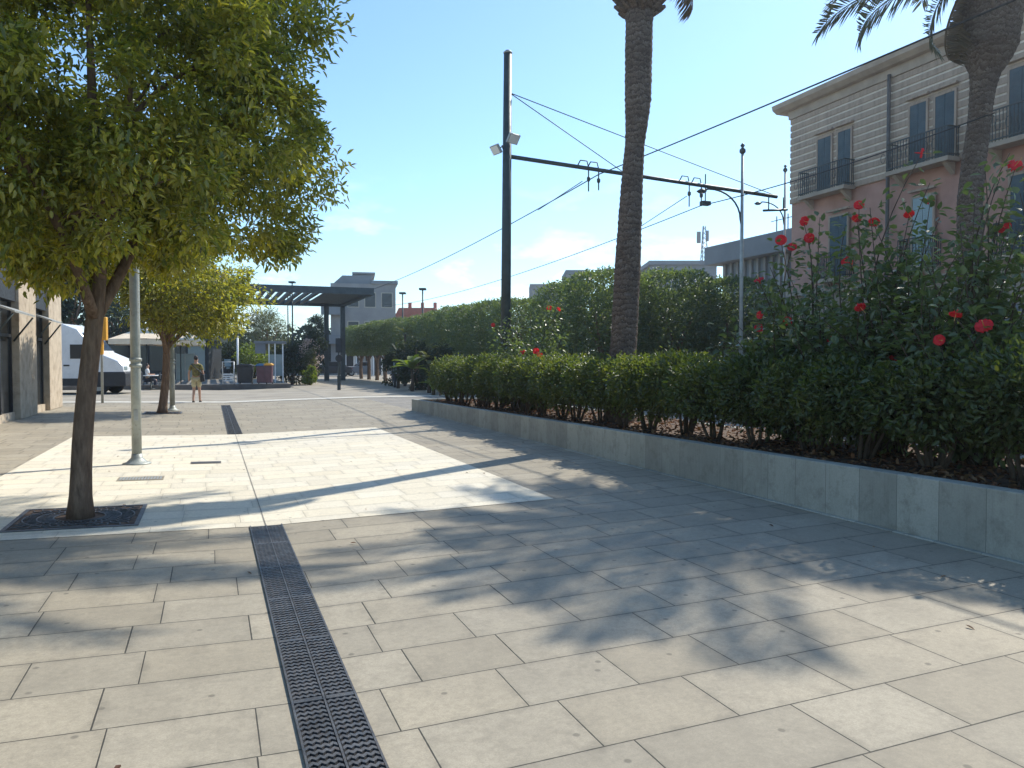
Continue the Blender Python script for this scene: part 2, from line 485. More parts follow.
def box_leaves(name, sx, sy, z0, z1, n, L, Wd, mat, seed, rough=0.08, inner=0.25, corner=4.0, bottom=True):
    r2 = np.random.default_rng(seed)
    d = r2.normal(size=(n, 3))
    d /= np.max(np.abs(d), axis=1, keepdims=True)
    # superellipsoid surface
    q = (np.sum(np.abs(d) ** corner, axis=1, keepdims=True)) ** (-1 / corner)
    d = d * q
    depth = np.where(r2.random(n) < inner, r2.random(n) * 0.7, r2.random(n) * 0.12)
    hz = (z1 - z0) / 2
    S = np.array([sx / 2, sy / 2, hz])
    Pt = d * S * (1 - depth)[:, None]
    ph = r2.random(3) * 6
    w = np.sin(Pt[:, 0] * 5 + ph[0]) + np.sin(Pt[:, 1] * 6 + ph[1]) + np.sin(Pt[:, 2] * 7 + ph[2])
    Pt += d * (w * rough * 0.4)[:, None] + r2.normal(size=(n, 3)) * rough * 0.5
    Pt[:, 2] += (z0 + z1) / 2
    o = unit(d * np.array([1 / sx, 1 / sy, 1 / (z1 - z0)]))
    D = o * 0.7 + rdir(n) * 0.75 + np.array([0, 0, 0.25])
    N = o * 0.6 + rdir(n) * 0.6 + np.array([0, 0, 0.6])
    return leafmesh(name, Pt, D, N, L * (0.7 + 0.6 * r2.random(n)), Wd * (0.7 + 0.6 * r2.random(n)), mat)

def limb(mb, a, b, r0, r1, bend=0.2, n=6, sides=7, rnd=random):
    a = Vector(a); b = Vector(b)
    mid = Vector((rnd.uniform(-1, 1), rnd.uniform(-1, 1), rnd.uniform(0.0, 0.8))) * bend * (b - a).length
    pts = []; rs = []
    for i in range(n + 1):
        t = i / n
        pts.append(a.lerp(b, t) + mid * (4 * t * (1 - t)) * 0.5)
        rs.append(r0 + (r1 - r0) * t)
    mb.tube(pts, rs, sides, True)
    return pts

# ================================================================ SETTING
def sheet(name, us, vs, mat, dz=0.0, zf=None):
    zf = zf or gz
    vsx = []; fs = []
    for v in vs:
        for u in us: vsx.append((u, v, zf(u) + dz))
    k = len(us)
    for j in range(len(vs) - 1):
        for i in range(k - 1):
            fs.append((j * k + i, j * k + i + 1, (j + 1) * k + i + 1, (j + 1) * k + i))
    mb = MB(); mb.add(vsx, fs)
    return struct(mb.build(name, mat, None, (0, 0, 0), ANG))

sheet('ground', [-420, -4.6, 0.48, 5.6, 420], [-300, 0, 60, 640], M['asphalt'], -0.008)
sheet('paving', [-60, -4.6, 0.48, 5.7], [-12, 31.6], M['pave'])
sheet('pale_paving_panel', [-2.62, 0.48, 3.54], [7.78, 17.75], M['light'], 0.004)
sheet('tram_corridor_paving', [5.7, 40], [-12, 31.6], M['farpave'], 0.0)
sheet('road', [-60, -4.6, 0.48, 5.6, 60], [31.6, 100], M['road'], 0.0)
# pale edge stones of the pavement
sheet('pavement_edge', [-60, -4.6, 0.48, 5.6, 12], [31.3, 32.3], M['strip'], 0.012)
# raised platform beyond the road, kerb coloured dark for its shaded side
mb = MB(); mb.bb(-40, 4.2, 45.6, 75, 0.0, 0.30)
struct(mb.build('platform_pavement', M['farpave'], None, (0, 0, 0), ANG))
mb = MB(); mb.bb(-40, 4.2, 45.2, 45.597, 0.0, 0.31)
struct(mb.build('platform_kerb', M['kerb'], None, (0, 0, 0), ANG, 0.01))

# drain channels -------------------------------------------------
def drain(v0, v1, label, detail=True):
    root = thing('drain_channel', label, 'drain', W(0.48, v0, 0.0), ANG, 'drain channels in the paving')
    L = v1 - v0
    w = 0.145
    mb = MB(); mb.bb(-w, w, 0, L, 0.004, 0.0075); mb.build('channel', M['black'], root)  # near-black sheet stands in for the unlit depth below the grate
    mb = MB()
    for x in (-w, w): mb.bb(x - 0.005, x + 0.005, 0, L, 0.004, 0.0172)
    mb.bb(-0.005, 0.005, 0, L, 0.0075, 0.0162)
    mb.build('frame', M['iron'], root)
    mb = MB()
    step = 0.046 if detail else 0.07
    n = int(L / step)
    for i in range(n):
        y = (i + 0.5) * step
        if (i % 18) == 17:
            mb.bb(-w + 0.0065, -0.0085, y - 0.018, y + 0.018, 0.0078, 0.016)
            mb.bb(0.0085, w - 0.0065, y - 0.018, y + 0.018, 0.0078, 0.016)
            continue
        for sx in (-1, 1):
            x0, x1 = 0.0085, w - 0.0065
            z0, z1 = 0.0078, 0.0155
            h = 0.0115
            xs = np.linspace(x0, x1, 9)
            vs = []
            for k, x in enumerate(xs):
                oy = 0.0085 * (1 if k % 2 else -1)
                for dy, z in ((-h, z0), (h, z0), (h, z1), (-h, z1)):
                    vs.append((sx * x, y + oy + dy, z))
            fs = []
            for k in range(8):
                b = k * 4
                for q in range(4):
                    fs.append((b + q, b + (q + 1) % 4, b + 4 + (q + 1) % 4, b + 4 + q))
            fs += [(0, 1, 2, 3), (32, 33, 34, 35)]
            mb.add(vs, fs)
    mb.build('grate', M['iron'], root)
    return root
drain(1.2, 7.77, 'long dark slotted drain grate running through the near paving')
drain(17.78, 29.5, 'far dark drain strip beyond the pale paving panel', False)

# thin dark joint that carries the drain line across the pale panel
sheet('paving_seam', [0.475, 0.485], [7.79, 17.74], M['farpave'], 0.0085)

# small gullies in the pale panel
def gully(px, py, w, l, label, mat):
    g = G(px, py); u, v = toUV(g.x, g.y)
    root = thing('gully_cover', label, 'drain cover', (g.x, g.y, gz(u) + 0.004), ANG)
    root.rotation_euler = (0, 0.02, ANG)
    mb = MB(); mb.bb(-w / 2, w / 2, -l / 2, l / 2, 0.001, 0.006); mb.build('frame', M['kerb'] if mat == 'iron' else M['pave'], root)
    mb = MB()
    n = 14
    for i in range(n):
        x = -w / 2 * 0.86 + i * (w * 0.86) / (n - 1)
        mb.bb(x - 0.012, x + 0.012, -l / 2 * 0.7, l / 2 * 0.7, 0.0062, 0.0095)
    mb.build('grille', M[mat], root)
gully(206, 463, 0.44, 0.26, 'small dark gully grille in the pale paving', 'iron')
gully(141, 479, 0.56, 0.36, 'grey gully cover in the pale paving near the lamp post', 'galv')

# tree grates
def tree_grate(g, label, half=0.55):
    u, v = toUV(g[0], g[1])
    root = thing('tree_grate', label, 'tree grate', (g[0], g[1], gz(u) + 0.0045), ANG, 'iron grates round street trees')
    root.rotation_euler = (0, 0.02, ANG)
    mb = MB(); mb.bb(-half, half, -half, half, 0.001, 0.004)
    mb.build('pit', M['soil'], root)
    mb = MB()
    for s in (-1, 1):
        mb.bb(s * half - 0.02, s * half + 0.02, -half - 0.02, half + 0.02, 0.001, 0.009)
        mb.bb(-half + 0.02, half - 0.02, s * half - 0.02, s * half + 0.02, 0.001, 0.0088)
    for k in range(44):
        a = 2 * PI * k / 44
        e_ = min(half / max(abs(math.cos(a)), 1e-6), half / max(abs(math.sin(a)), 1e-6)) - 0.075
        pts = []
        for i in range(7):
            r_ = 0.24 + (e_ - 0.24) * i / 6
            aa = a + 0.10 * (1 if i % 2 else -1) / (1 + 3 * r_)
            pts.append((math.cos(aa) * r_, math.sin(aa) * r_, 0.0075))
        mb.tube(pts, 0.0085, 4, True, False)
    for rr in (0.23, 0.37, 0.49):
        mb.tube([(math.cos(2 * PI * i / 40) * rr, math.sin(2 * PI * i / 40) * rr, 0.0078) for i in range(41)], 0.0085, 4, False, False)
    mb.build('grate', M['iron'], root)

# ================================================================ STREET TREES
def street_tree(base, label, top_off, fork, crown_c, rx, ru, rd, ncl, nper, L, Wd, mat, r0, seed, clr=0.42, shell=0.4, p=2.0, lump=0.2):
    rnd = random.Random(seed)
    root = thing('street_tree', label, 'tree', base, 0, 'street trees along the pavement')
    mb = MB()
    fx, fy, fz = fork
    pts = []; rs = []
    for i in range(11):
        t = i / 10
        wob = math.sin(t * 5 + seed) * 0.02
        pts.append((fx * t + wob, fy * t + wob * 0.5, -0.02 + fz * t))
        rs.append(r0 * (1.22 - 0.25 * min(1, t * 8) - 0.26 * t) if t > 0 else r0 * 1.28)
    mb.tube(pts, rs, 14, True)
    fp = Vector(pts[-1])
    ends = []
    for k in range(7):
        a = 2 * PI * k / 7 + rnd.uniform(-0.3, 0.3)
        st = Vector(pts[-1 - (k % 3)])
        end = Vector((crown_c[0] + math.cos(a) * rx * rnd.uniform(0.45, 0.6), crown_c[1] + math.sin(a) * rx * rnd.uniform(0.45, 0.6), crown_c[2] + rnd.uniform(-0.35, 0.6) * ru * 0.7))
        l_ = limb(mb, st, end, r0 * rnd.uniform(0.45, 0.62), r0 * 0.16, 0.22, 8, 8, rnd)
        for j in range(5):
            s2 = l_[rnd.randint(3, 8)]
            d2 = Vector((rnd.gauss(0, 1), rnd.gauss(0, 1), rnd.gauss(0.3, 0.6))).normalized() * rx * rnd.uniform(0.3, 0.5)
            limb(mb, s2, s2 + d2, r0 * 0.17, r0 * 0.05, 0.2, 5, 5, rnd)
    limb(mb, fp - Vector((0, 0, 0.1)), Vector((crown_c[0], crown_c[1], crown_c[2] + ru * 0.6)), r0 * 0.7, r0 * 0.15, 0.1, 8, 8, rnd)
    mb.build('trunk', M['bark'], root)
    cs = ellip_centers(ncl, crown_c, rx * 0.92, rx * 0.92, ru * 0.92, rd * 0.92, shell, lump, seed, p)
    link('crown', clump_crown('crown', cs, clr * (0.6 + 0.8 * rng.random(ncl)), nper, L, Wd, mat, 0.22, 0.7, 0.75, crown_c), root)
    return root
b1 = G(80, 518)
tree_grate(b1, 'dark cast iron tree grate round the near street tree')
street_tree(b1, 'large near street tree with dense olive green round crown', None, (0.20, 0, 2.5), (0.10, 0.1, 4.1), 2.50, 2.5, 1.96, 540, 215, 0.080, 0.032, M['leaf_tree'], 0.106, 3, 0.30, 0.4, 2.5, 0.10)
b2 = G(163, 413)
street_tree(b2, 'smaller yellow green street tree beside the far lamp post', None, (0.15, 0, 2.2), (0.55, 0.2, 3.6), 2.2, 1.65, 1.6, 200, 85, 0.14, 0.056, M['leaf_tree2'], 0.13, 5, 0.45)
tree_grate(b2, 'far tree grate under the smaller street tree', 0.5)

# ================================================================ LAMP POSTS beside the trees
def lamp_post(g, h, r, label, head=True):
    root = thing('lamp_post', label, 'lamp post', g, ANG, 'pale lamp posts along the pavement')
    mb = MB()
    mb.lathe([(0.20, 0.0), (0.20, 0.018), (0.15, 0.03), (r * 1.15, 0.10), (r * 1.05, 0.16)], n=24)
    mb.build('base_plate', M['polepaint'], root)
    mb = MB()
    mb.lathe([(r, 0.161), (r, 1.35), (r, h * 0.62), (r * 0.8, h * 0.64), (r * 0.7, h)], n=20)
    mb.build('pole', M['polepaint'], root)
    mb = MB()
    for z in (1.47, 1.56): mb.lathe([(r * 1.05, z), (r * 1.28, z + 0.012), (r * 1.28, z + 0.045), (r * 1.05, z + 0.058)], n=20)
    mb.build('collar', M['polepaint'], root)
    mb = MB(); mb.box((0, -r - 0.001, 0.75), (r * 0.9, 0.012, 0.16)); mb.build('inspection_cover', M['galv'], root, bevel=0.003)
    mb = MB()
    mb.tube([(0, 0, h - 0.05), (0.25, 0, h + 0.25), (0.8, 0, h + 0.34)], 0.03, 8)
    mb.box((1.05, 0, h + 0.33), (0.55, 0.22, 0.09))
    mb.build('lamp_head', M['polepaint'], root)
    return root
lamp_post(G(137, 464), 5.6, 0.070, 'near pale grey lamp post with ring collar')
lamp_post(G(172.5, 410.5), 4.8, 0.078, 'far lamp post standing beside the smaller street tree')

# ================================================================ PLANTER WALL, SOIL, LITTER
def wallmat():
    t = NT('slab wall')
    o = t.obj(); x, y, z = t.xyz(o)
    s = t.math('DIVIDE', y, 0.42)
    cell = t.math('FLOOR', s); f = t.math('FRACT', s)
    j = t.math('MULTIPLY', t.math('MINIMUM', f, t.math('SUBTRACT', 1.0, f)), 0.42)
    jm = t.maprange(j, 0.0012, 0.0035, 0.7, 0)
    k = t.math('MULTIPLY_ADD', t.wn(cell, 1.3, 2.2), 0.35, 0.8)
    mp = t.n('ShaderNodeMapping'); mp.inputs['Scale'].default_value = (2, 2.2, 1.2); t.l(o, mp.inputs[0])
    st = t.noise(mp.outputs[0], 2.0, 5, 0.7)
    c = t.mix(t.maprange(st, 0.35, 0.7, 0, 0.5), (0.40, 0.40, 0.335), (0.25, 0.255, 0.21))
    kk = t.n('ShaderNodeCombineXYZ')
    for i in range(3): t.l(k, kk.inputs[i])
    c = t.mix(1.0, c, kk.outputs[0], 'MULTIPLY')
    c = t.mix(t.maprange(t.noise(o, 60, 3), 0.4, 0.7, 0, 0.25), c, (0.2, 0.2, 0.18))
    mp2 = t.n('ShaderNodeMapping'); mp2.inputs['Scale'].default_value = (6, 9, 0.5); t.l(o, mp2.inputs[0])
    run = t.noise(mp2.outputs[0], 3.0, 5, 0.75)
    c = t.mix(t.maprange(run, 0.55, 0.72, 0, 0.3), c, (0.11, 0.105, 0.085))
    blot = t.noise(o, 5.0, 6, 0.75)
    c = t.mix(t.maprange(blot, 0.5, 0.66, 0, 0.5), c, (0.17, 0.165, 0.13))
    c = t.mix(jm, c, (0.07, 0.068, 0.06))
    h = t.math('ADD', t.math('MULTIPLY', jm, -1), t.math('MULTIPLY', t.noise(o, 40, 3), 0.3))
    return t.done(t.principled(c, 0.75, 0, t.bump(h, 0.4, 0.006), 0.35))
M['wall'] = wallmat()
UW = 5.6
VEND = 22.6
def wtop(v): return 0.625 - 0.0085 * (v - 3.0)
mb = MB()
vs = [(UW, -6, 0), (UW + 0.16, -6, 0), (UW + 0.16, -6, wtop(-6)), (UW, -6, wtop(-6)),
      (UW, VEND, 0), (UW + 0.16, VEND, 0), (UW + 0.16, VEND, wtop(VEND)), (UW, VEND, wtop(VEND))]
mb.add(vs, [(0, 1, 2, 3), (7, 6, 5, 4), (0, 3, 7, 4), (3, 2, 6, 7), (2, 1, 5, 6), (1, 0, 4, 5)])
mb.bb(UW + 0.162, UW + 2.9, VEND - 0.16, VEND, 0, wtop(VEND) - 0.002)
mb.bb(UW + 2.74, UW + 2.9, -6, VEND - 0.162, 0, 0.46)
pw = tag(mb.build('planter_wall', M['wall'], None, (0, 0, 0), ANG, 0.008), 'low grey concrete slab wall of the long planter', 'wall')
mb = MB(); mb.bb(UW - 0.05, UW - 0.001, -6, VEND, 0.09, 0.112)
struct(mb.build('wall_footing', M['wall'], None, (0, 0, 0), ANG, 0.008))
mb = MB()
nu, nv = 10, 90
vs = []; fs = []
for j in range(nv):
    for i in range(nu):
        v = -5.9 + (VEND - 0.2 + 5.9) * j / (nv - 1); u = UW + 0.161 + 2.575 * i / (nu - 1)
        vs.append((u, v, wtop(v) - 0.10 + 0.03 * math.sin(v * 2.1 + u * 3) + random.uniform(0, 0.03)))
for j in range(nv - 1):
    for i in range(nu - 1):
        fs.append((j * nu + i, j * nu + i + 1, (j + 1) * nu + i + 1, (j + 1) * nu + i))
mb.add(vs, fs, True)
struct(mb.build('planter_soil', M['soil'], None, (0, 0, 0), ANG))
n = 5200
uu = UW + 0.2 + 2.5 * rng.random(n); vv = 2.5 + 20 * rng.random(n) ** 1.6
Pt = np.stack([uu, vv, 0.625 - 0.0085 * (vv - 3) - 0.055 + 0.03 * rng.random(n)], axis=1)
D = rdir(n) * np.array([1, 1, 0.35]); N = rdir(n) * 0.5 + np.array([0, 0, 1])
o = link('leaf_litter', leafmesh('leaf_litter', Pt, D, N, 0.05 + 0.05 * rng.random(n), 0.03 + 0.02 * rng.random(n), M['litter']), None, (0, 0, 0), ANG)
o['kind'] = 'stuff'; o['label'] = 'dry brown fallen leaves on the planter soil'
# a few fallen leaves on the paving
n = 22
uu = -2 + 7.4 * rng.random(n); vv = 2 + 12 * rng.random(n)
Pt = np.stack([uu, vv, np.array([gz(q) for q in uu]) + 0.012], axis=1)
D = rdir(n) * np.array([1, 1, 0.1]); N = rdir(n) * 0.2 + np.array([0, 0, 1])
o = link('fallen_leaves', leafmesh('fallen_leaves', Pt, D, N, 0.03 + 0.03 * rng.random(n), 0.015 + 0.012 * rng.random(n), M['litter']), None, (0, 0, 0), ANG)
o['kind'] = 'stuff'; o['label'] = 'scattered dry leaves on the paving'

# ================================================================ HEDGE (individual shrubs)
hv = []
for s in range(4):
    fo = box_leaves('foliage', 1.12, 1.05, 0.44, 1.19, 5200, 0.075, 0.034, M['leaf_hedge'], 40 + s, 0.11, 0.42, 3.2)
    lo = clump_crown('foliage', ellip_centers(9, (0, 0, 0.38), 0.45, 0.45, 0.25, 0.2, 0.3, 0.1, 60 + s), 0.18, 26, 0.07, 0.032, M['leaf_hedge'], 0.3)
    # join the two leaf sets into one mesh
    def arr(me):
        V = np.empty(len(me.vertices) * 3, dtype=np.float32); me.vertices.foreach_get('co', V)
        I = np.empty(len(me.loops), dtype=np.int32); me.loops.foreach_get('vertex_index', I)
        return V.reshape(-1, 3), I.reshape(-1, 3)
    a, b = arr(fo), arr(lo)
    me = fastmesh('foliage', np.concatenate([a[0], b[0]]), np.concatenate([a[1], b[1] + len(a[0])]), M['leaf_hedge'])
    sm = MB()
    rnd = random.Random(90 + s)
    for k in range(6):
        a_ = rnd.uniform(0, 2 * PI)
        limb(sm, (math.cos(a_) * 0.06, math.sin(a_) * 0.06, -0.08), (math.cos(a_) * rnd.uniform(0.15, 0.42), math.sin(a_) * rnd.uniform(0.15, 0.4), rnd.uniform(0.6, 0.9)), 0.026, 0.010, 0.2, 5, 6, rnd)
    sme = bpy.data.meshes.new('stems')
    sme.from_pydata(sm.v, [], sm.f); sme.polygons.foreach_set('use_smooth', sm.smooth); sme.materials.append(M['twig'])
    hv.append((me, sme))
k = 0
v = 2.0
while v < 21.8:
    zt = wtop(v) - 0.07
    root = thing('hedge_shrub', 'dark green clipped shrub in the hedge row behind the low wall', 'shrub', W(UW + 0.93 + 0.06 * math.sin(k * 2.3), v, zt), ANG + PI * (k % 2) + random.uniform(-0.12, 0.12), 'shrubs of the clipped hedge')
    sc = random.uniform(0.96, 1.05)
    zs = (1.60 + random.uniform(-0.05, 0.05) - zt) / 1.19
    fo = link('foliage', hv[k % 4][0], root); fo.scale = (sc, sc, zs)
    so = link('stems', hv[k % 4][1], root); so.scale = (1, 1, zs)
    v += 0.86
    k += 1

# ================================================================ HIBISCUS
def flower_mesh(seed):
    rnd = random.Random(seed)
    mb = MB()
    for k in range(5):
        a = 2 * PI * k / 5 + rnd.uniform(-0.1, 0.1)
        vs = []; fs = []
        nr, nc = 5, 5
        for i in range(nr):
            t = i / (nr - 1)
            r_ = 0.008 + 0.072 * t
            w = 0.055 * math.sin(min(1.0, 0.22 + t * 0.95) * PI * 0.72) * (1.1 if t < 0.9 else 0.85)
            for j in range(nc):
                s = (j / (nc - 1) - 0.5) * 2
                x = r_ * (1 - 0.12 * s * s); y = s * w
                z = 0.035 * t * (1 - t * 0.9) + 0.012 * math.sin(s * 5 + t * 4 + k) * t + 0.004 * s
                vs.append((x * math.cos(a) - y * math.sin(a), x * math.sin(a) + y * math.cos(a), z))
        for i in range(nr - 1):
            for j in range(nc - 1):
                fs.append((i * nc + j, i * nc + j + 1, (i + 1) * nc + j + 1, (i + 1) * nc + j))
        mb.add(vs, fs, True)
    mb.tube([(0, 0, -0.05), (0, 0, -0.02), (0, 0, 0.0)], [0.005, 0.012, 0.01], 6)
    me = bpy.data.meshes.new('flower'); me.from_pydata(mb.v, [], mb.f); me.polygons.foreach_set('use_smooth', mb.smooth); me.materials.append(M['petal'])
    sb = MB(); sb.tube([(0, 0, 0), (0.004, 0, 0.035), (0.012, 0, 0.075)], [0.004, 0.003, 0.002], 5)
    for q in range(9):
        sb.box((0.009 + rnd.uniform(-.006, .006), rnd.uniform(-.006, .006), 0.06 + rnd.uniform(-.012, .016)), (0.003, 0.003, 0.003))
    sme = bpy.data.meshes.new('stamen'); sme.from_pydata(sb.v, [], sb.f); sme.materials.append(M['stamen'])
    return me, sme
FL = [flower_mesh(s) for s in range(3)]

def hibiscus(base, label, flowers, core_r, core_top, tips, dens, seed, z0=0.5, nbranch=40):
    """base: world point; flowers: world points; tips: extra branch tips (world points)"""
    rnd = random.Random(seed)
    root = thing('hibiscus_bush', label, 'hibiscus', base, 0, 'red flowering hibiscus bushes behind the hedge')
    B = Vector(base)
    mb = MB()
    LP = []; LD = []
    targets = [Vector(f) - B for f in flowers] + [Vector(t) - B for t in tips]
    for k in range(nbranch):
        a = rnd.uniform(0, 2 * PI); rr = core_r * math.sqrt(rnd.random())
        targets.append(Vector((math.cos(a) * rr, math.sin(a) * rr, core_top * rnd.uniform(0.5, 1.0) * (1 - 0.35 * (rr / core_r) ** 2))))
    for t in targets:
        st = Vector((rnd.uniform(-0.15, 0.15), rnd.uniform(-0.15, 0.15), -0.05))
        pts = limb(mb, st, t - Vector((0, 0, 0.03)), 0.016, 0.004, 0.22, 10, 5, rnd)
        for i in range(3, 11):
            p = pts[i]; tg = (pts[i] - pts[i - 1]).normalized()
            nl = int(dens * (2.6 if i < 8 else 1.1)) + (rnd.random() < 0.5)
            for q in range(nl):
                off = Vector((rnd.gauss(0, 1), rnd.gauss(0, 1), rnd.gauss(0, 0.8)))
                spread = 0.17 if i < 8 else 0.09
                LP.append(p - tg * rnd.random() * 0.2 + off * spread)
                LD.append(off.normalized() * 0.8 + Vector((0, 0, -0.25)) + tg * 0.3)
    mb.build('stems', M['twig'], root)
    LP = np.array(LP); LD = np.array(LD); n = len(LP)
    N = rdir(n) * 0.6 + np.array([0, 0, 1])
    link('foliage', leafmesh('foliage', LP, LD, N, 0.075 + 0.05 * rng.random(n), 0.045 + 0.03 * rng.random(n), M['leaf_hib'], 0.12, 0.2), root)
    for i, f in enumerate(flowers):
        loc = Vector(f) - B
        d = (Vector((0, 0, 1.6)) - Vector(f)).normalized() * rnd.uniform(0.5, 1.0) + Vector((rnd.gauss(0, 0.5), rnd.gauss(0, 0.4), rnd.gauss(0.1, 0.45)))
        fo = link('flower', FL[i % 3][0], root, loc)
        fo.rotation_mode = 'QUATERNION'
        fo.rotation_quaternion = d.to_track_quat('Z', 'Y')
        s = rnd.uniform(0.62, 0.98); fo.scale = (s, s * rnd.uniform(0.8, 1.0), s * rnd.uniform(0.9, 2.2))
        link('stamen', FL[i % 3][1], fo)
    return root
def at_u(px, u):
    r_ = (px - 512) / F
    return u / (SA + CA * r_)
UB = UW + 1.75
def fl(lst, Y0, jit=0.35):
    return [P(x, y, Y0 + random.uniform(-jit, 0.1)) for x, y in lst]
YA, YB, YC = at_u(800, UB), at_u(888, UB), at_u(985, UB)
hibiscus((*GX(800, YA).xy, 0.50), 'left hibiscus bush of the large clump with scattered red flowers',
         fl([(809, 238), (804, 221), (792, 247), (781, 240), (759, 280), (760, 315), (759, 328), (788, 321), (847, 262)], YA) + fl([(832, 340)], YA - 0.75, 0.0),
         1.15, 2.5, fl([(770, 265), (775, 300), (820, 215), (835, 245), (790, 275), (765, 340)], YA), 8, 31, nbranch=46)
hibiscus((*GX(888, YB).xy, 0.53), 'middle hibiscus bush with tall flowering sprig before the pink facade',
         fl([(859, 205), (857, 218), (874, 222), (909, 214), (930, 201), (921, 153)], YB) + fl([(860, 307), (895, 360)], YB - 0.85, 0.0),
         1.25, 2.6, fl([(845, 225), (870, 205), (900, 230), (940, 215), (880, 240), (930, 180), (915, 250)], YB), 8, 32, nbranch=50)
hibiscus((*GX(985, YC).xy, 0.56), 'right hibiscus bush standing nearest with flowers low on its front',
         fl([(1005, 228), (1015, 166)], YC) + fl([(956, 314), (984, 326), (939, 340)], YC - 0.95, 0.0),
         1.15, 2.6, fl([(960, 220), (975, 195), (1000, 175), (1020, 190), (985, 165), (1010, 150), (1040, 180), (1060, 200)], YC), 8, 33, nbranch=46)
YD = at_u(530, UB - 0.2)
hibiscus((*GX(530, YD).xy, 0.47), 'small far hibiscus bush growing beside the dark tram pole',
         fl([(549, 308), (493, 325), (559, 309)], YD) + fl([(536, 351), (523, 352), (540, 355)], YD - 1.6, 0.0),
         0.85, 1.9, fl([(500, 320), (515, 315), (555, 320), (565, 330), (530, 312)], YD), 12, 34, nbranch=40)

# ================================================================ PALMS
def frond_mesh(L, seed, dead=False, droop=1.0, leaf=0.42):
    """frond along +X, curving down in -Z"""
    r2 = np.random.default_rng(seed)
    n = 16
    pts = []; ang = 0.0
    p = np.array([0.0, 0, 0]); pts.append(p.copy())
    tang = []
    for i in range(n):
        t = i / (n - 1)
        ang = -droop * (0.15 * t + 0.95 * t * t)
        d = np.array([math.cos(ang), 0, math.sin(ang)])
        tang.append(d)
        p = p + d * L / n
        pts.append(p.copy())
    mb = MB()
    mb.tube(pts, [0.028 * (1 - 0.9 * i / n) + 0.003 for i in range(n + 1)], 5, True)
    V = [np.array(mb.v)]; Fc = []
    quads = [f for f in mb.f if len(f) == 4]
    tris = []
    for f in quads:
        tris.append((f[0], f[1], f[2])); tris.append((f[0], f[2], f[3]))
    Fc.append(np.array(tris))
    m = 64
    LPs = []; LDs = []; LNs = []; LL = []
    for i in range(m):
        t = 0.12 + 0.88 * (i + 0.5) / m
        k = min(n - 1, int(t * n)); fr = t * n - k
        pos = pts[k] + (pts[k + 1] - pts[k]) * min(1, fr)
        tg = tang[k]; upv = np.array([-tg[2], 0, tg[0]])
        for s in (-1, 1):
            d = tg * (0.55 + 0.5 * t) + np.array([0, s, 0]) * (1.0 - 0.35 * t) + upv * (0.30 if not dead else -0.3) + r2.normal(size=3) * 0.10
            d[2] -= 0.12 if not dead else 0.7
            LPs.append(pos); LDs.append(d); LNs.append(upv + r2.normal(size=3) * 0.25)
            LL.append(leaf * 1.35 * math.sin(PI * min(1, 0.2 + 0.62 * t)) * r2.uniform(0.85, 1.1) + 0.06)
    LPs, LDs, LNs, LL = map(np.array, (LPs, LDs, LNs, LL))
    V2, F2 = leafarrays(LPs, LDs, LNs, LL, np.full(len(LL), 0.034), 0.1, 0.12)
    off = len(V[0])
    return fastmesh('frond', np.concatenate([V[0], V2]), np.concatenate([Fc[0], F2 + off]), M['deadfrond'] if dead else M['frond'])
FR = [frond_mesh(3.9, 1, False, 1.05), frond_mesh(3.6, 2, False, 1.3), frond_mesh(3.8, 3, False, 0.85), frond_mesh(3.3, 4, False, 1.5)]
FD = [frond_mesh(1.5, 7, True, 0.7, 0.34)]

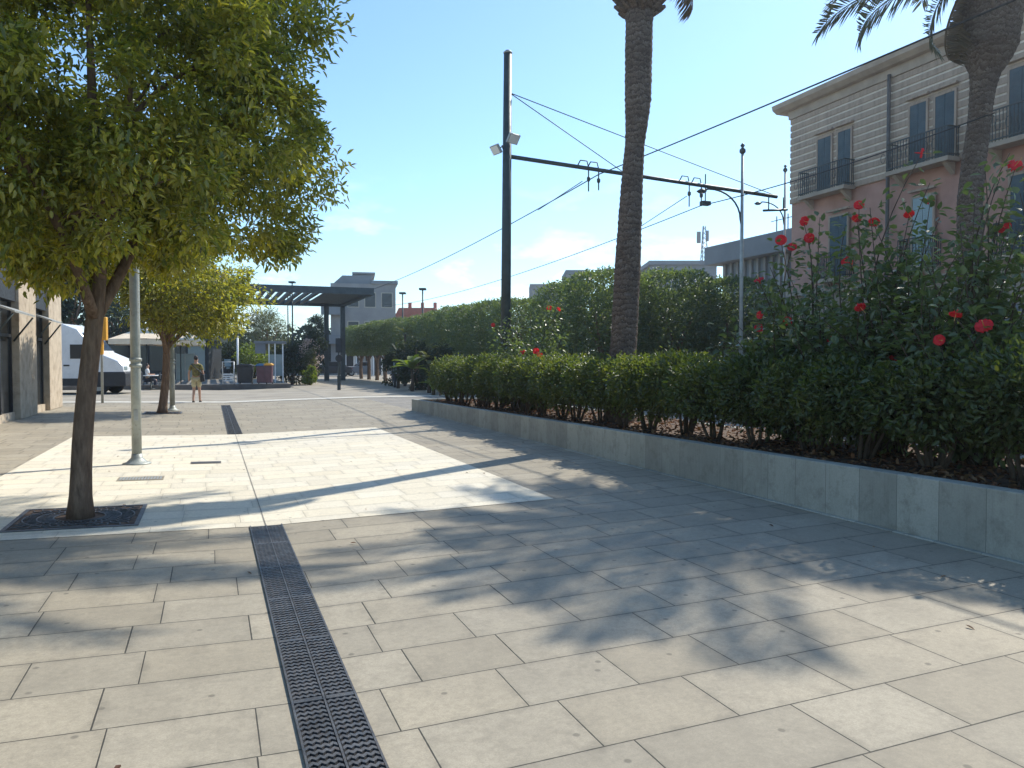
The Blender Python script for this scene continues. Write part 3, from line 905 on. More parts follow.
def palm(base, label, axis, bulge_r, crown_fr, seed, extra=(), h=1.7, ccz=1.35, el0=18, el1=80, fs=1.0):
    """axis: list of (dx, dy, z, radius) from the base"""
    rnd = random.Random(seed)
    root = thing('palm_tree', label, 'palm tree', base, 0, 'tall palms by the tram line')
    mb = MB()
    # smooth resample of the trunk axis, with ring ridges
    pts = []; rs = []
    zs = [a[2] for a in axis]
    z = zs[0]
    i = 0
    while z < zs[-1]:
        x = np.interp(z, zs, [a[0] for a in axis]); y = np.interp(z, zs, [a[1] for a in axis]); r_ = np.interp(z, zs, [a[3] for a in axis])
        pts.append((x, y, z)); rs.append(r_ * (1 + 0.018 * (1 if i % 2 else -1) + rnd.uniform(-0.02, 0.02)))
        z += 0.055; i += 1
    mb.tube(pts, rs, 22, True)
    mb.build('trunk', M['palmbark'], root)
    top = Vector(pts[-1])
    # stubs of cut leaf bases form the flared head below the fronds
    sb = MB()
    for k in range(210):
        t = k / 210
        a = k * 2.39996
        zz = -0.42 + h * t
        rr = rs[-1] * 0.9 + (bulge_r - rs[-1]) * math.sin(PI * min(1, 0.12 + t * 0.85)) ** 0.6
        c = top + Vector((math.cos(a) * (rr - 0.1), math.sin(a) * (rr - 0.1), zz))
        o_ = Vector((math.cos(a), math.sin(a), 0.55 + 0.5 * t)).normalized()
        ln = rnd.uniform(0.14, 0.24)
        sb.tube([c - o_ * 0.18, c + o_ * ln * 0.5, c + o_ * ln], [0.085, 0.06, 0.03], 5, True, False)
    sb.lathe([(rs[-1] * 0.9, -0.5), (bulge_r * 0.78, 0.0), (bulge_r * 0.85, h * 0.5), (bulge_r * 0.4, h)], c=top, n=16)
    sb.build('leaf_bases', M['palmbark'], root)
    cc = top + Vector((0, 0, ccz))
    for k in range(crown_fr):
        t = (k + 0.5) / crown_fr
        a = k * 2.39996 + rnd.uniform(-0.15, 0.15)
        el = R(el0 + (el1 - el0) * t ** 0.9) + rnd.uniform(-0.08, 0.08)
        fo = link('frond', FR[k % 4], root, cc + Vector((math.cos(a) * 0.2, math.sin(a) * 0.2, 0.3 * t)))
        fo.rotation_euler = (rnd.uniform(-0.25, 0.25), -el, a); fo.scale = (fs, fs, fs)
    for a, el, m, sc, roll in extra:
        fo = link('frond', m, root, cc + Vector((math.cos(a) * 0.35, math.sin(a) * 0.35, -0.5 if m in FD else -0.15)))
        fo.rotation_euler = (roll, -el, a); fo.scale = (sc, sc, sc)
        if m in FD: fo['label'] = 'dry brown hanging frond'
    return root
Yp = 14.0
bp = GX(619, Yp)
def axis_from(pxs, Y, base):
    out = []
    for px, py, wpx in pxs:
        p = P(px, py, Y)
        out.append((p.x - base.x, p.y - base.y, p.z, wpx * Y / F / 2))
    return out
ax = axis_from([(621.5, 375, 28), (624, 340, 26), (627.5, 270, 26), (630, 220, 23.5), (632.5, 175, 21), (635, 142, 19.5), (636.5, 125, 22), (638, 100, 26), (638.5, 60, 26.5), (639.5, 10, 27), (640, -14, 27.5)], Yp, bp)
ax = [(ax[0][0] - 0.06, 0, 0.3, 0.29)] + ax
bpz = Vector((bp.x, bp.y, 0.0))
palm(bpz, 'tall slim palm rising from the hedge with waisted trunk', ax, 0.50, 46, 5,
     extra=[(0.05, R(-52), FD[0], 1.05, 0.9)], ccz=1.6, el0=34)
Yq = 15.0
bq = GX(965, Yq)
aq = axis_from([(970, 200, 23), (974, 160, 22), (979, 125, 21), (982, 95, 22), (985, 74, 27), (987, 60, 42), (988, 48, 52), (989, 20, 57), (990, 0, 58)], Yq, bq)
aq = [(0, 0, 0.0, 0.26), (0.05, 0, 2.0, 0.23)] + aq
palm(Vector((bq.x, bq.y, 0.0)), 'palm with thick swollen head leaning before the pink building', aq, 0.58, 50, 9,
     extra=[(PI * 1.01, R(-25), FR[2], 0.93, 0.9), (PI * 0.93, R(-12), FR[2], 0.9, 0.7), (PI * 1.04, R(-50), FR[2], 0.72, 1.0), (PI * 0.97, R(-62), FD[0], 1.3, 0.9)], ccz=1.0, el0=22, el1=62, fs=0.86)

# ================================================================ TRAM POLE AND CATENARY
Yt = 20.3
bt = GX(505, Yt)
tp = thing('tram_pole', 'tall dark steel tram pole with long side arm and two floodlights', 'tram pole', (bt.x, bt.y, 0), ANG)
def loc(p): # world -> pole local
    d = Vector(p) - Vector((bt.x, bt.y, 0))
    return Vector((d.x * CA + d.y * SA, -d.x * SA + d.y * CA, d.z))
ztop = P(508, 52, Yt).z
lean = loc(P(508.3, 52, Yt))
mb = MB(); mb.tube([(0, 0, 0), (lean.x * 0.5, 0, ztop / 2), (lean.x, 0, ztop)], [0.135, 0.125, 0.105], 16)
mb.build('pole', M['darksteel'], tp)
mb = MB(); mb.lathe([(0.115, ztop - 0.03), (0.12, ztop), (0.05, ztop + 0.06), (0.01, ztop + 0.07)], c=(lean.x, 0, 0), n=16); mb.build('cap', M['galv'], tp)
za = P(510, 156, Yt).z
# the arm reaches across the tracks along +u
def arm_pt(px):
    # point on the arm line seen at px (arm along +u at height za)
    r_ = (px - 512) / F
    # (bt.x + s*CA)/(bt.y + s*SA) = r_
    s = (r_ * bt.y - bt.x) / (CA - r_ * SA)
    return s
SARM = arm_pt(775)
def armz(s): return za + 0.012 * s - 0.055 * s
mb = MB(); mb.tube([(0.1, 0, armz(0)), (SARM, 0, armz(SARM))], 0.055, 10); mb.build('arm', M['darksteel'], tp)
mb = MB()
zs_ = P(514, 92, Yt).z
for px in (622, 771):
    s = arm_pt(px)
    mb.tube([(0.12, 0, zs_), (s, 0, armz(s) + 0.05)], 0.012, 6)
mb.build('stay', M['wire'], tp)
mb = MB()
for s, hgt in ((arm_pt(588), 0.62), (arm_pt(598), 0.55), (arm_pt(688), 0.66), (arm_pt(700), 0.6)):
    z = armz(s)
    mb.tube([(s - 0.35, 0, z + 0.02), (s - 0.25, 0, z + 0.2), (s - 0.05, 0, z + 0.2), (s, 0, z + 0.02), (s, 0, z - hgt)], 0.018, 6)
    mb.lathe([(0.03, 0), (0.05, 0.03), (0.05, 0.10), (0.03, 0.13)], c=(s, 0, z - 0.35), n=8)
mb.build('insulator', M['darksteel'], tp)
s = arm_pt(704)
mb = MB(); mb.tube([(s, 0, armz(s) + 0.35), (s, 0, armz(s) - 0.45)], 0.02, 6); mb.box((s, 0, armz(s) - 0.5), (0.28, 0.18, 0.12)); mb.build('signal_box', M['darksteel'], tp, bevel=0.02)
mb = MB()
s = SARM
mb.tube([(s - 0.3, 0, armz(s) - 0.02), (s - 0.3, 0, armz(s) - 0.42)], 0.02, 6)
mb.tube([(s + 0.25, 0, armz(s)), (s + 0.25, 0, armz(s) - 0.36)], 0.02, 6)
mb.tube([(s - 0.5, 0, armz(s) - 0.45), (s + 0.4, 0, armz(s) - 0.36)], 0.035, 6)
mb.build('end_bracket', M['darksteel'], tp)
# floodlights
def flood(c, dirv, size, label=None):
    q = Vector(dirv).to_track_quat('Z', 'Y').to_matrix()
    mb = MB(); mb.box(c, (size, size * 0.72, 0.07), m=q)
    o = mb.build('floodlight', M['galv'], tp, bevel=0.01)
    mb = MB(); mb.box(Vector(c) + q @ Vector((0, 0, 0.039)), (size * 0.86, size * 0.6, 0.006), m=q); mb.build('lens', M['whitep'], o)
    mb = MB()
    mb.tube([Vector(c) + q @ Vector((size * 0.5, 0, -0.02)), Vector(c) + q @ Vector((size * 0.5, 0, -0.2)), Vector(c) + q @ Vector((0, 0, -0.22)), (0.0, 0, c[2] - 0.08)], 0.014, 5)
    mb.build('bracket', M['darksteel'], o)
p1 = loc(P(510, 141, Yt)); p2 = loc(P(494, 151, Yt))
flood((p1.x, -0.28, p1.z), (0.3, -0.75, -0.55), 0.36)
flood((p2.x, -0.05, p2.z), (-0.75, -0.2, -0.55), 0.34)

def cable(name, pts, r, label, cat='overhead wire', group=None):
    mb = MB(); mb.tube(pts, r, 5, True)
    return tag(mb.build(name, M['wire'], None), label, cat, group)
def sagged(a, b, sag, n=20):
    a = Vector(a); b = Vector(b)
    return [a.lerp(b, i / n) - Vector((0, 0, sag * 4 * (i / n) * (1 - i / n))) for i in range(n + 1)]
def wire_along(s, z, label, droops, v0=-14.0, v1=44.0, r=0.012):
    ut, vt = toUV(bt.x, bt.y)
    sup = Vector((*W(ut + s, vt, 0).xy, z))
    a = Vector((*W(ut + s, vt + v0 - 4, 0).xy, z + droops[0])); b = Vector((*W(ut + s, vt + v1, 0).xy, z + droops[1]))
    pts = sagged(a, sup, droops[2]) + sagged(sup, b, droops[3])[1:]
    return cable('overhead_wire', pts, r, label, group='tram overhead wires')
s1 = arm_pt(598); s2 = arm_pt(700)
wire_along(s1, armz(s1) - 0.12, 'upper overhead wire passing behind the slim palm toward the roof edge', (-0.45, 0.0, 0.05, 0.5), r=0.016)
wire_along(s2, armz(s2) - 0.58, 'lower overhead wire under the far half of the tram pole arm', (0.0, 0.0, 0.12, 0.55), v0=-5.0, r=0.014)
ut, vt = toUV(bt.x, bt.y)
for s, dz, lab in ((s1, -0.6, 'short slanting pull wire left of the slim palm'), (s2, -0.6, 'short slanting pull wire right of the slim palm')):
    a = Vector((*W(ut + s - 0.5, vt, 0).xy, armz(s) - 0.35)); b = Vector((*W(ut + s, vt + 4.2, 0).xy, armz(s) - (0.33 if s == s1 else 0.78)))
    cable('pull_wire', [a, b], 0.012, lab)

# gooseneck street lamps beyond the tracks
def goose_lamp(px, Y, ytop, arc_py, label, reach, ybar=None):
    g = GX(px, Y)
    root = thing('gooseneck_lamp', label, 'street lamp', (g.x, g.y, 0), 0, 'slim gooseneck lamps beyond the tracks')
    zt = P(px, ytop, Y).z; zr = P(px, arc_py, Y).z
    mb = MB(); mb.tube([(0, 0, 0), (0, 0, zt * 0.55), (0, 0, zt)], [0.065, 0.055, 0.04], 12); mb.build('pole', M['galv'], root)
    mb = MB(); mb.lathe([(0.03, 0), (0.09, 0.06), (0.09, 0.14), (0.03, 0.2), (0.07, 0.26), (0.02, 0.33)], c=(0, 0, zt - 0.1), n=12); mb.build('finial', M['darksteel'], root)
    pts = [(0, 0, zr)]
    for i in range(9):
        a = i / 8 * PI / 2
        pts.append((-reach * (1 - math.cos(a)) - 0.05, 0, zr + 0.25 + reach * 0.95 * math.sin(a)))
    pts.append((-reach - 0.25, 0, zr + 0.2 + reach * 0.95))
    mb = MB(); mb.tube(pts, 0.028, 8); mb.build('gooseneck', M['darksteel'], root)
    e_ = pts[-1]
    mb = MB(); mb.lathe([(0.04, 0.08), (0.14, 0.02), (0.155, 0.0), (0.09, -0.05)][::-1], c=(e_[0], 0, e_[2] - 0.02), n=14); mb.build('lamp_head', M['darksteel'], root)
goose_lamp(740.5, 23.0, 151, 228, 'gooseneck lamp before the clipped ficus trees', 0.95)
goose_lamp(783, 33.0, 170, 228, 'gooseneck lamp at the corner of the pink building', 0.9)

# slender far lamps
def thin_lamp(px, Y, ytop, label, r=0.06, double=False):
    g = GX(px, Y); zt = P(px, ytop, Y).z
    root = thing('street_lamp', label, 'street lamp', (g.x, g.y, 0), 0, 'slim far street lamps')
    mb = MB(); mb.tube([(0, 0, 0), (0, 0, zt)], [r, r * 0.7], 8); mb.build('pole', M['darksteel'], root)
    mb = MB(); mb.box((0.0, 0, zt + 0.05), (0.42, 0.42, 0.12)); mb.build('lamp_head', M['darksteel'], root, bevel=0.03)
thin_lamp(293, 52, 283, 'slim dark lamp left of the far pergola columns')
thin_lamp(288.5, 60, 296, 'slim lamp just behind another before the far pine')
thin_lamp(403, 50, 294, 'slim flat headed lamp nearer the grey apartment block')
thin_lamp(423, 46, 290, 'slim flat headed lamp before the red roofed house')

# ================================================================ PINK BUILDING (right)
UFB = 22.3
V0, V1 = 6.0, 25.6     # facade extent in v
ZC = 11.5
def bandmat():
    t = NT('banded render')
    o = t.obj(); x, y, z = t.xyz(o)
    f = t.noise(o, 0.9, 5, 0.65)
    c = t.mix(f, (0.50, 0.375, 0.28), (0.39, 0.285, 0.21))
    mp = t.n('ShaderNodeMapping'); mp.inputs['Scale'].default_value = (3, 3, 0.35); t.l(o, mp.inputs[0])
    c = t.mix(t.maprange(t.noise(mp.outputs[0], 2.0, 5, 0.75), 0.45, 0.68, 0, 0.75), c, (0.25, 0.185, 0.14))
    return t.done(t.principled(c, 0.9, 0, t.bump(t.noise(o, 50, 3), 0.2, 0.01), 0.2))
M['band'] = bandmat()
M['backing'] = paint('pale groove render', (0.76, 0.66, 0.54), 0.9, 0, 0.2, 2.0)
pb = thing('pink_building', 'three storey pink building with beige banded top floor and balconies', 'building', W(UFB, V0, 0), ANG)
LV = V1 - V0
ZB = 8.05  # bottom of the banded storey
mb = MB(); mb.bb(0.12, 11, 0, LV, 4.4, ZB); mb.build('wall', M['pink'], pb)
mb = MB(); mb.bb(0.10, 11, 0, LV, 0, 4.398); mb.build('ground_floor', M['beige'], pb)
mb = MB()
# banded storey: grooved courses
z = ZB + 0.001
gb = MB(); gb.bb(0.035, 11, 0.02, LV - 0.02, ZB + 0.001, ZC); gb.build('banded_backing', M['backing'], pb)
course = 0.27
while z < ZC - 0.15:
    z1 = min(z + course - 0.075, ZC - 0.02)
    mb.prism([(0.0, z), (0.0, z1), (0.034, z1), (0.034, z)], 0, LV)
    z += course
mb.build('banded_wall', M['band'], pb, bevel=0.006)
mb = MB()
mb.prism([(-0.3, ZC + 0.32), (-0.5, ZC + 0.45), (-0.55, ZC + 0.62), (11.4, ZC + 0.68), (11.4, ZC + 0.32)], -0.5, LV + 0.5)
mb.prism([(-0.05, ZC + 0.002), (-0.08, ZC + 0.318), (11.1, ZC + 0.318), (11.1, ZC + 0.002)], -0.05, LV + 0.05)
mb.build('cornice', M['beige'], pb)
mb = MB(); mb.bb(-0.1, 0.098, -0.05, LV + 0.05, 4.25, 4.45); mb.build('string_course', M['beige'], pb)
def fv(px):
    r_ = (px - 512) / F
    Y = UFB / (SA + CA * r_)
    return toUV(r_ * Y, Y)[1] - V0, Y
def fz(px, py):
    v, Y = fv(px)
    return P(px, py, Y).z
def facade_window(px0, px1, z0, z1, kind, mat, arch=False):
    va, vb = fv(px1)[0], fv(px0)[0]
    mb = MB()
    x0 = -0.03
    mb.bb(x0 - 0.03, 0.0, va - 0.07, va, z0, z1 + 0.07)
    mb.bb(x0 - 0.03, 0.0, vb, vb + 0.07, z0, z1 + 0.07)
    mb.bb(x0 - 0.031, 0.0, va, vb, z1, z1 + 0.071)
    mb.bb(x0 - 0.12, 0.0, va - 0.12, vb + 0.12, z1 + 0.20, z1 + 0.27)
    w = mb.build('window', M['band'], pb)
    mb = MB()
    mid = (va + vb) / 2
    for a, b in ((va + 0.003, mid - 0.01), (mid + 0.01, vb - 0.003)):
        mb.bb(-0.045, -0.005, a, b, z0 + 0.01, z1 - 0.003)
        nsl = 26
        for i in range(nsl):
            zz = z0 + 0.12 + (z1 - z0 - 0.24) * i / (nsl - 1)
            mb.bb(-0.056, -0.0455, a + 0.06, b - 0.06, zz - 0.018, zz + 0.012)
    mb.build('shutter' if kind == 's' else 'pane', mat, w)
    return va, vb
def balcony(va, vb, z, depth=0.75):
    mb = MB(); mb.bb(-depth, -0.001, va, vb, z - 0.14, z); 
    for q in (va + 0.25, vb - 0.25): mb.prism([(-depth * 0.8, z - 0.142), (-0.001, z - 0.142), (-0.001, z - 0.5)], q - 0.08, q + 0.08)
    b = mb.build('balcony', M['beige'], pb)
    mb = MB()
    for x_, y0, y1 in ((-depth + 0.04, va + 0.04, vb - 0.04),):
        for zz in (z + 0.08, z + 0.95): mb.bb(x_ - 0.02, x_ + 0.02, y0, y1, zz - 0.018, zz + 0.018)
        n = int((y1 - y0) / 0.11)
        for i in range(n + 1):
            y_ = y0 + (y1 - y0) * i / n
            mb.bb(x_ - 0.009, x_ + 0.009, y_ - 0.009, y_ + 0.009, z, z + 0.93)
            if i % 3 == 0: mb.tube([(x_ - 0.002, y_ + 0.16 + 0.1 * math.cos(q * PI / 5), z + 0.5 + 0.16 * math.sin(q * PI / 5)) for q in range(11)], 0.011, 4, False)
    for y_ in (va + 0.04, vb - 0.04):
        for zz in (z + 0.08, z + 0.95): mb.bb(-depth + 0.062, -0.002, y_ - 0.018, y_ + 0.018, zz - 0.018, zz + 0.018)
        for i in range(7):
            x_ = -depth + 0.12 + i * 0.095
            mb.bb(x_ - 0.009, x_ + 0.009, y_ - 0.009, y_ + 0.009, z, z + 0.93)
    mb.build('railing', M['darksteel'], b)
zbal = fz(832, 191)
ztopw = fz(822, 138)
for a, b in (((816, 829), (836, 848.5)), ((907, 923), (932, 951)), ((1005, 1030), (1042, 1075))):
    e0 = facade_window(a[0], a[1], zbal, ztopw, 's', M['shutter'])
    e1 = facade_window(b[0], b[1], zbal, ztopw, 's', M['shutter'])
    balcony(e1[0] - 0.2, e0[1] + 0.55, zbal, 0.55)
zb1 = fz(840, 292); zt1 = fz(838, 226)
for a in ((829, 846), (911, 931), (1008, 1035)):
    e0 = facade_window(a[0], a[1], 4.75, 7.1, 'p', M['paleglass'] if a[0] == 911 else M['shutter'])
    balcony(e0[0] - 0.25, e0[1] + 0.25, 4.74, 0.5)
# pink panels under the top balconies, downpipes
for px in (887.5, 972):
    vv = fv(px)[0]
    mb = MB(); mb.tube([(-0.12, vv, 0), (-0.12, vv, ZC + 0.1)], 0.065, 10); mb.build('downpipe', M['kerb'], pb)
# ground floor openings with grey roller shutters
for va in np.arange(1.2, LV - 2.5, 3.6):
    mb = MB(); mb.bb(0.02, 0.098, va, va + 2.4, 0.02, 3.3)
    for i in range(30): mb.bb(-0.005, 0.0195, va + 0.05, va + 2.35, 0.1 + i * 0.105, 0.16 + i * 0.105)
    mb.build('roller_shutter', M['greybld2'], pb)

# low beige wall + small things behind the hedge
a0 = P(769, 321, 29.0)
mb = MB(); u0, v0 = toUV(a0.x, 29.0)
mb.bb(u0, u0 + 2.2, v0, v0 + 1.2, 0, P(769, 321, 29).z)
tag(mb.build('kiosk_wall', M['cream'], None, (0, 0, 0), ANG, 0.02), 'small cream block wall left of the pink building base', 'wall')

# ================================================================ GREY BUILDINGS BEYOND
def flat_building(px0, px1, ytop, Y, depth, mat, label, name='apartment_building', roof=True, rz=0.0, wins=(), over=0.4, z0=0.0):
    a = P(px0, 361, Y); b = P(px1, 361, Y)
    zt = P(px0, ytop, Y).z
    w = b.x - a.x
    root = thing(name, label, 'building', (a.x, Y, z0), rz)
    mb = MB(); mb.bb(0, w, 0, depth, 0, zt - 0.4); mb.build('wall', mat, root)
    mb = MB(); mb.bb(-over, w + over, -over, depth + over, zt - 0.398, zt); mb.build('roof', M['greybld2'], root)
    return root, w, zt
# grey block left of the pink building (ribbed, overhanging roof)
UG = 24.2
def vg(px):
    r_ = (px - 512) / F
    Y = UG / (SA + CA * r_); return toUV(r_ * Y, Y)[1], Y
va_, Ya_ = vg(722); vb_, Yb_ = vg(800)
w = va_ - vb_
zt = P(713, 247, Ya_).z
rb = thing('grey_building', 'grey ribbed block with overhanging flat roof beside pink building', 'building', W(UG, va_, 0), ANG - PI / 2)
mb = MB(); mb.bb(0, w, 0, 10, 0, zt - 0.9); mb.build('wall', M['greybld2'], rb)
mb = MB(); mb.bb(-0.6, w + 0.6, -0.7, 10.6, zt - 0.898, zt); mb.build('roof', M['greybld2'], rb)
mb = MB()
for i in range(int(w / 0.5)): mb.bb(0.2 + i * 0.5, 0.36 + i * 0.5, -0.12, -0.002, zt - 2.8, zt - 0.91)
mb.build('fins', M['greybld'], rb)
for i in range(4):
    mb = MB(); mb.bb(0.3 + i * 2.0, 1.7 + i * 2.0, -0.03, -0.001, zt - 5.0, zt - 3.3); mb.build('window', M['glass'], rb)
mb = MB(); mb.bb(4.2, 4.9, 1, 1.7, zt, zt + 1.9); mb.bb(4.0, 5.1, 0.8, 1.9, zt + 1.9, zt + 2.05); mb.tube([(4.55, 1.35, zt + 2.05), (4.55, 1.35, zt + 3.2)], 0.05, 6); mb.build('chimney', M['greybld'], rb)
mb = MB()
for x_ in (1.6, 2.4, 2.9): mb.tube([(x_, 2, zt), (x_, 2, zt + 1.4)], 0.03, 5); mb.tube([(x_ - 0.4, 2, zt + 1.2), (x_ + 0.4, 2, zt + 1.2)], 0.02, 5)
mb.build('aerial', M['wire'], rb)
# distant low roof and mast
rb2, w, zt = flat_building(652, 716, 261, 80, 14, M['greybld2'], 'distant blue grey roof above the ficus trees', 'far_roof_building')
ma = thing('antenna_mast', 'thin lattice antenna mast on the distant roof', 'antenna', (P(703, 361, 82).x, 82, P(703, 264, 82).z), 0)
hm = P(703, 226, 82).z - P(703, 264, 82).z
mb = MB()
for q in range(3):
    a = q * 2 * PI / 3
    mb.tube([(math.cos(a) * 0.5, math.sin(a) * 0.5, 0), (math.cos(a) * 0.15, math.sin(a) * 0.15, hm)], 0.05, 5)
for i in range(8):
    z = hm * i / 8; r_ = 0.5 - 0.35 * i / 8; r2_ = 0.5 - 0.35 * (i + 1) / 8
    for q in range(3):
        a = q * 2 * PI / 3; b = a + 2 * PI / 3
        mb.tube([(math.cos(a) * r_, math.sin(a) * r_, z), (math.cos(b) * r2_, math.sin(b) * r2_, z + hm / 8)], 0.03, 4)
mb.build('lattice', M['greybld2'], ma)
mb = MB(); mb.bb(-0.75, -0.35, -0.1, 0.1, hm * 0.55, hm * 0.85); mb.bb(0.2, 0.5, -0.1, 0.1, hm * 0.6, hm * 0.88); mb.build('panel_antenna', M['greybld'], ma)
rb3, w, zt = flat_building(566, 584, 270, 75, 6, M['greybld'], 'small grey stair tower above the tree row', 'stair_tower', over=0.05)
mb = MB(); mb.bb(-3.5, -0.002, 0.5, 5, 0, zt - 1.3); mb.build('side_wing', M['greybld'], rb3)
# grey apartment block (centre-left)
Yg = 85
a = P(331, 361, Yg); b = P(394, 361, Yg)
zt = P(394, 283, Yg).z
ap = thing('apartment_block', 'grey apartment block with stepped roof behind the pergola', 'building', (a.x, Yg, 0), 0.2)
w = (b.x - a.x) * 1.02
mb = MB(); mb.bb(0, w, 0, 12, 0, zt); mb.build('wall', M['greybld'], ap)
mb = MB(); mb.prism([(0.3, zt + 0.001), (w * 0.18, zt + 0.9), (w * 0.62, zt + 0.9), (w * 0.62, zt + 0.001)], 0.3, 11); mb.bb(w * 0.62 + 0.01, w + 0.25, -0.25, 12.2, zt + 0.002, zt + 0.35); mb.build('roof', M['greybld2'], ap)
mb = MB(); mb.bb(w * 0.36, w * 0.66, 2, 8, zt + 0.902, zt + 1.25); mb.bb(w * 0.33, w * 0.69, 1.6, 8.3, zt + 1.252, zt + 1.45); mb.build('penthouse', M['greybld'], ap)
for zz in (zt - 2.6, zt - 5.8, zt - 9.0):
    for xx in (0.78, 0.52, 0.26):
        mb = MB(); mb.bb(w * xx - 0.05, w * xx + 1.25, -0.05, -0.002, zz - 0.06, zz + 1.66); f_ = mb.build('window', M['cream'], ap)
        mb = MB(); mb.bb(w * xx + 0.05, w * xx + 1.15, -0.062, -0.0505, zz + 0.04, zz + 1.56); mb.build('pane', M['glass'], f_)
    if zz > zt - 6:
        mb = MB(); mb.bb(-1.0, w * 0.2, -1.0, -0.003, zz - 0.9, zz - 0.75); mb.bb(-1.0, w * 0.2, -1.0, -0.92, zz - 0.748, zz + 0.1); mb.build('balcony', M['greybld2'], ap)
# red-roofed house
a = P(397, 361, 95); b = P(438, 361, 95)
rh_ = thing('red_roof_house', 'far house with red roof between the slim lamps', 'building', (a.x, 95, 0), 0)
w = b.x - a.x; zt = P(410, 318, 95).z; zr = P(410, 308, 95).z
mb = MB(); mb.bb(0, w, 0, 9, 0, zt); mb.build('wall', M['cream'], rh_)
mb = MB(); mb.prism([(-0.3, zt + 0.001), (0.3, zr), (w - 0.3, zr), (w + 0.3, zt + 0.001)], -0.4, 9.4); mb.build('roof', M['roofred'], rh_)
mb = MB()
for x_ in (1.0, 2.6, 4.2): mb.bb(x_, x_ + 0.4, 3, 3.5, zr, zr + 0.9)
mb.build('chimney', M['roofred'], rh_)

# ================================================================ CLIPPED FICUS TREES
fic = []
for s in range(3):
    me = box_leaves('crown', 2.9, 2.9, 1.35, 5.0, 13000, 0.12, 0.06, M['leaf_ficus'], 70 + s, 0.10, 0.3, 4.2)
    tb = MB(); rnd = random.Random(s)
    limb(tb, (0, 0, -0.02), (0, 0, 1.9), 0.16, 0.13, 0.05, 6, 10, rnd)
    for q in range(5):
        a_ = q * 1.26; limb(tb, (0, 0, 1.5), (math.cos(a_) * 0.9, math.sin(a_) * 0.9, 3.2), 0.07, 0.03, 0.15, 5, 6, rnd)
    tme = bpy.data.meshes.new('trunk'); tme.from_pydata(tb.v, [], tb.f); tme.polygons.foreach_set('use_smooth', tb.smooth); tme.materials.append(M['bark'])
    fic.append((me, tme))
def ficus(p, s, label, sc=(1, 1, 1), rz=ANG):
    root = thing('clipped_ficus', label, 'ficus tree', (p[0], p[1], 0), rz, 'clipped ficus trees along the tram line')
    c = link('crown', fic[s % 3][0], root); c.scale = sc
    link('trunk', fic[s % 3][1], root)
    return root
o1 = P(607, 361, 27.0)
for i in range(3):
    p = (o1.x + i * 2.65 * CA, 27.0 + i * 2.65 * SA)
    ficus(p, i, ['left boxy ficus in the near clipped row behind the slim palm', 'middle boxy ficus of the near clipped row',
                 'right boxy ficus of the near clipped row beside the gooseneck lamp'][i], (1.03, 1.0, [0.945, 0.955, 0.935][i]))
    if i < 3:
        ficus((p[0] - SA * 2.8, p[1] + CA * 2.8), i + 1, 'boxy ficus in the second rank behind the near clipped row', (1, 1, [0.90, 0.91, 0.90][i]))
for i in range(13):
    v = 32 + i * 2.75
    p = W(13.0 - 0.10 * i, v)
    fr_ = ficus(p, i + 1, 'clipped ficus in the long row receding along the tracks', (1.0, 1.0, min(0.86 + 0.02 * i, 0.955 - 0.017 * i) + 0.012 * math.sin(i * 1.7)))
    if i >= 7:
        for ch in fr_.children:
            if ch.name.startswith('crown'): ch.scale = (1.05, 1.05, 0.66); ch.location = (0, 0, 1.2)

# ================================================================ OTHER TREES AND SHRUBS
def bushy_tree(px, Y, ytop, ybot, wpx, label, mat, seed, name='broadleaf_tree', L=0.22, Wd=0.11, ncl=60, nper=45, cat='tree', shell=0.35):
    g = GX(px, Y)
    zt = P(px, ytop, Y).z; zb = max(0.05 if cat == 'shrub' else 0.4, P(px, ybot, Y).z - (0.3 if cat == 'shrub' else 0))
    rx = wpx * Y / F / 2
    root = thing(name, label, cat, (g.x, g.y, 0), 0)
    mb = MB(); rnd = random.Random(seed)
    r0 = max(0.06, 0.03 * zt)
    limb(mb, (0, 0, -0.02), (0, 0, (zb + zt) / 2), r0, r0 * 0.5, 0.05, 6, 8, rnd)
    for k in range(6):
        a = rnd.uniform(0, 6.28)
        limb(mb, (0, 0, zb * 0.9), (math.cos(a) * rx * 0.6, math.sin(a) * rx * 0.6, zb + (zt - zb) * rnd.uniform(0.4, 0.8)), r0 * 0.5, r0 * 0.12, 0.15, 5, 6, rnd)
    mb.build('trunk', M['bark'], root)
    c = (0, 0, (zb + zt) / 2)
    h = (zt - zb) / 2
    cs = ellip_centers(ncl, c, rx * 0.85, rx * 0.85, h * 0.9, h * 0.9, shell, 0.35, seed)
    link('crown', clump_crown('crown', cs, min(rx, h) * 0.32, nper, L, Wd, mat, 0.3, 0.8, 0.7, c), root)
    return root
bushy_tree(72, 48, 262, 332, 70, 'tall dark tree rising behind the white van', M['leaf_dark'], 101, ncl=90, L=0.28, Wd=0.15)
bushy_tree(20, 60, 255, 350, 90, 'broad dark tree far behind the shop building', M['leaf_dark'], 102, ncl=90, L=0.3, Wd=0.16)
bushy_tree(125, 62, 290, 352, 90, 'dark green tree behind the cafe parasols', M['leaf_dark'], 103, ncl=90, L=0.3, Wd=0.16)
bushy_tree(190, 66, 300, 356, 70, 'mid green tree behind the cafe glass screens', M['leaf_dark'], 104, ncl=80, L=0.3, Wd=0.16)
bushy_tree(267, 72, 308, 352, 46, 'round crowned pine far left of the pergola columns', M['leaf_pale'], 105, 'pine_tree', 0.25, 0.06, 70, 60)
bushy_tree(228, 60, 335, 372, 44, 'low bright shrub behind the white frame', M['leaf_dark'], 106, 'leafy_shrub', 0.2, 0.1, 60, 40, 'shrub')
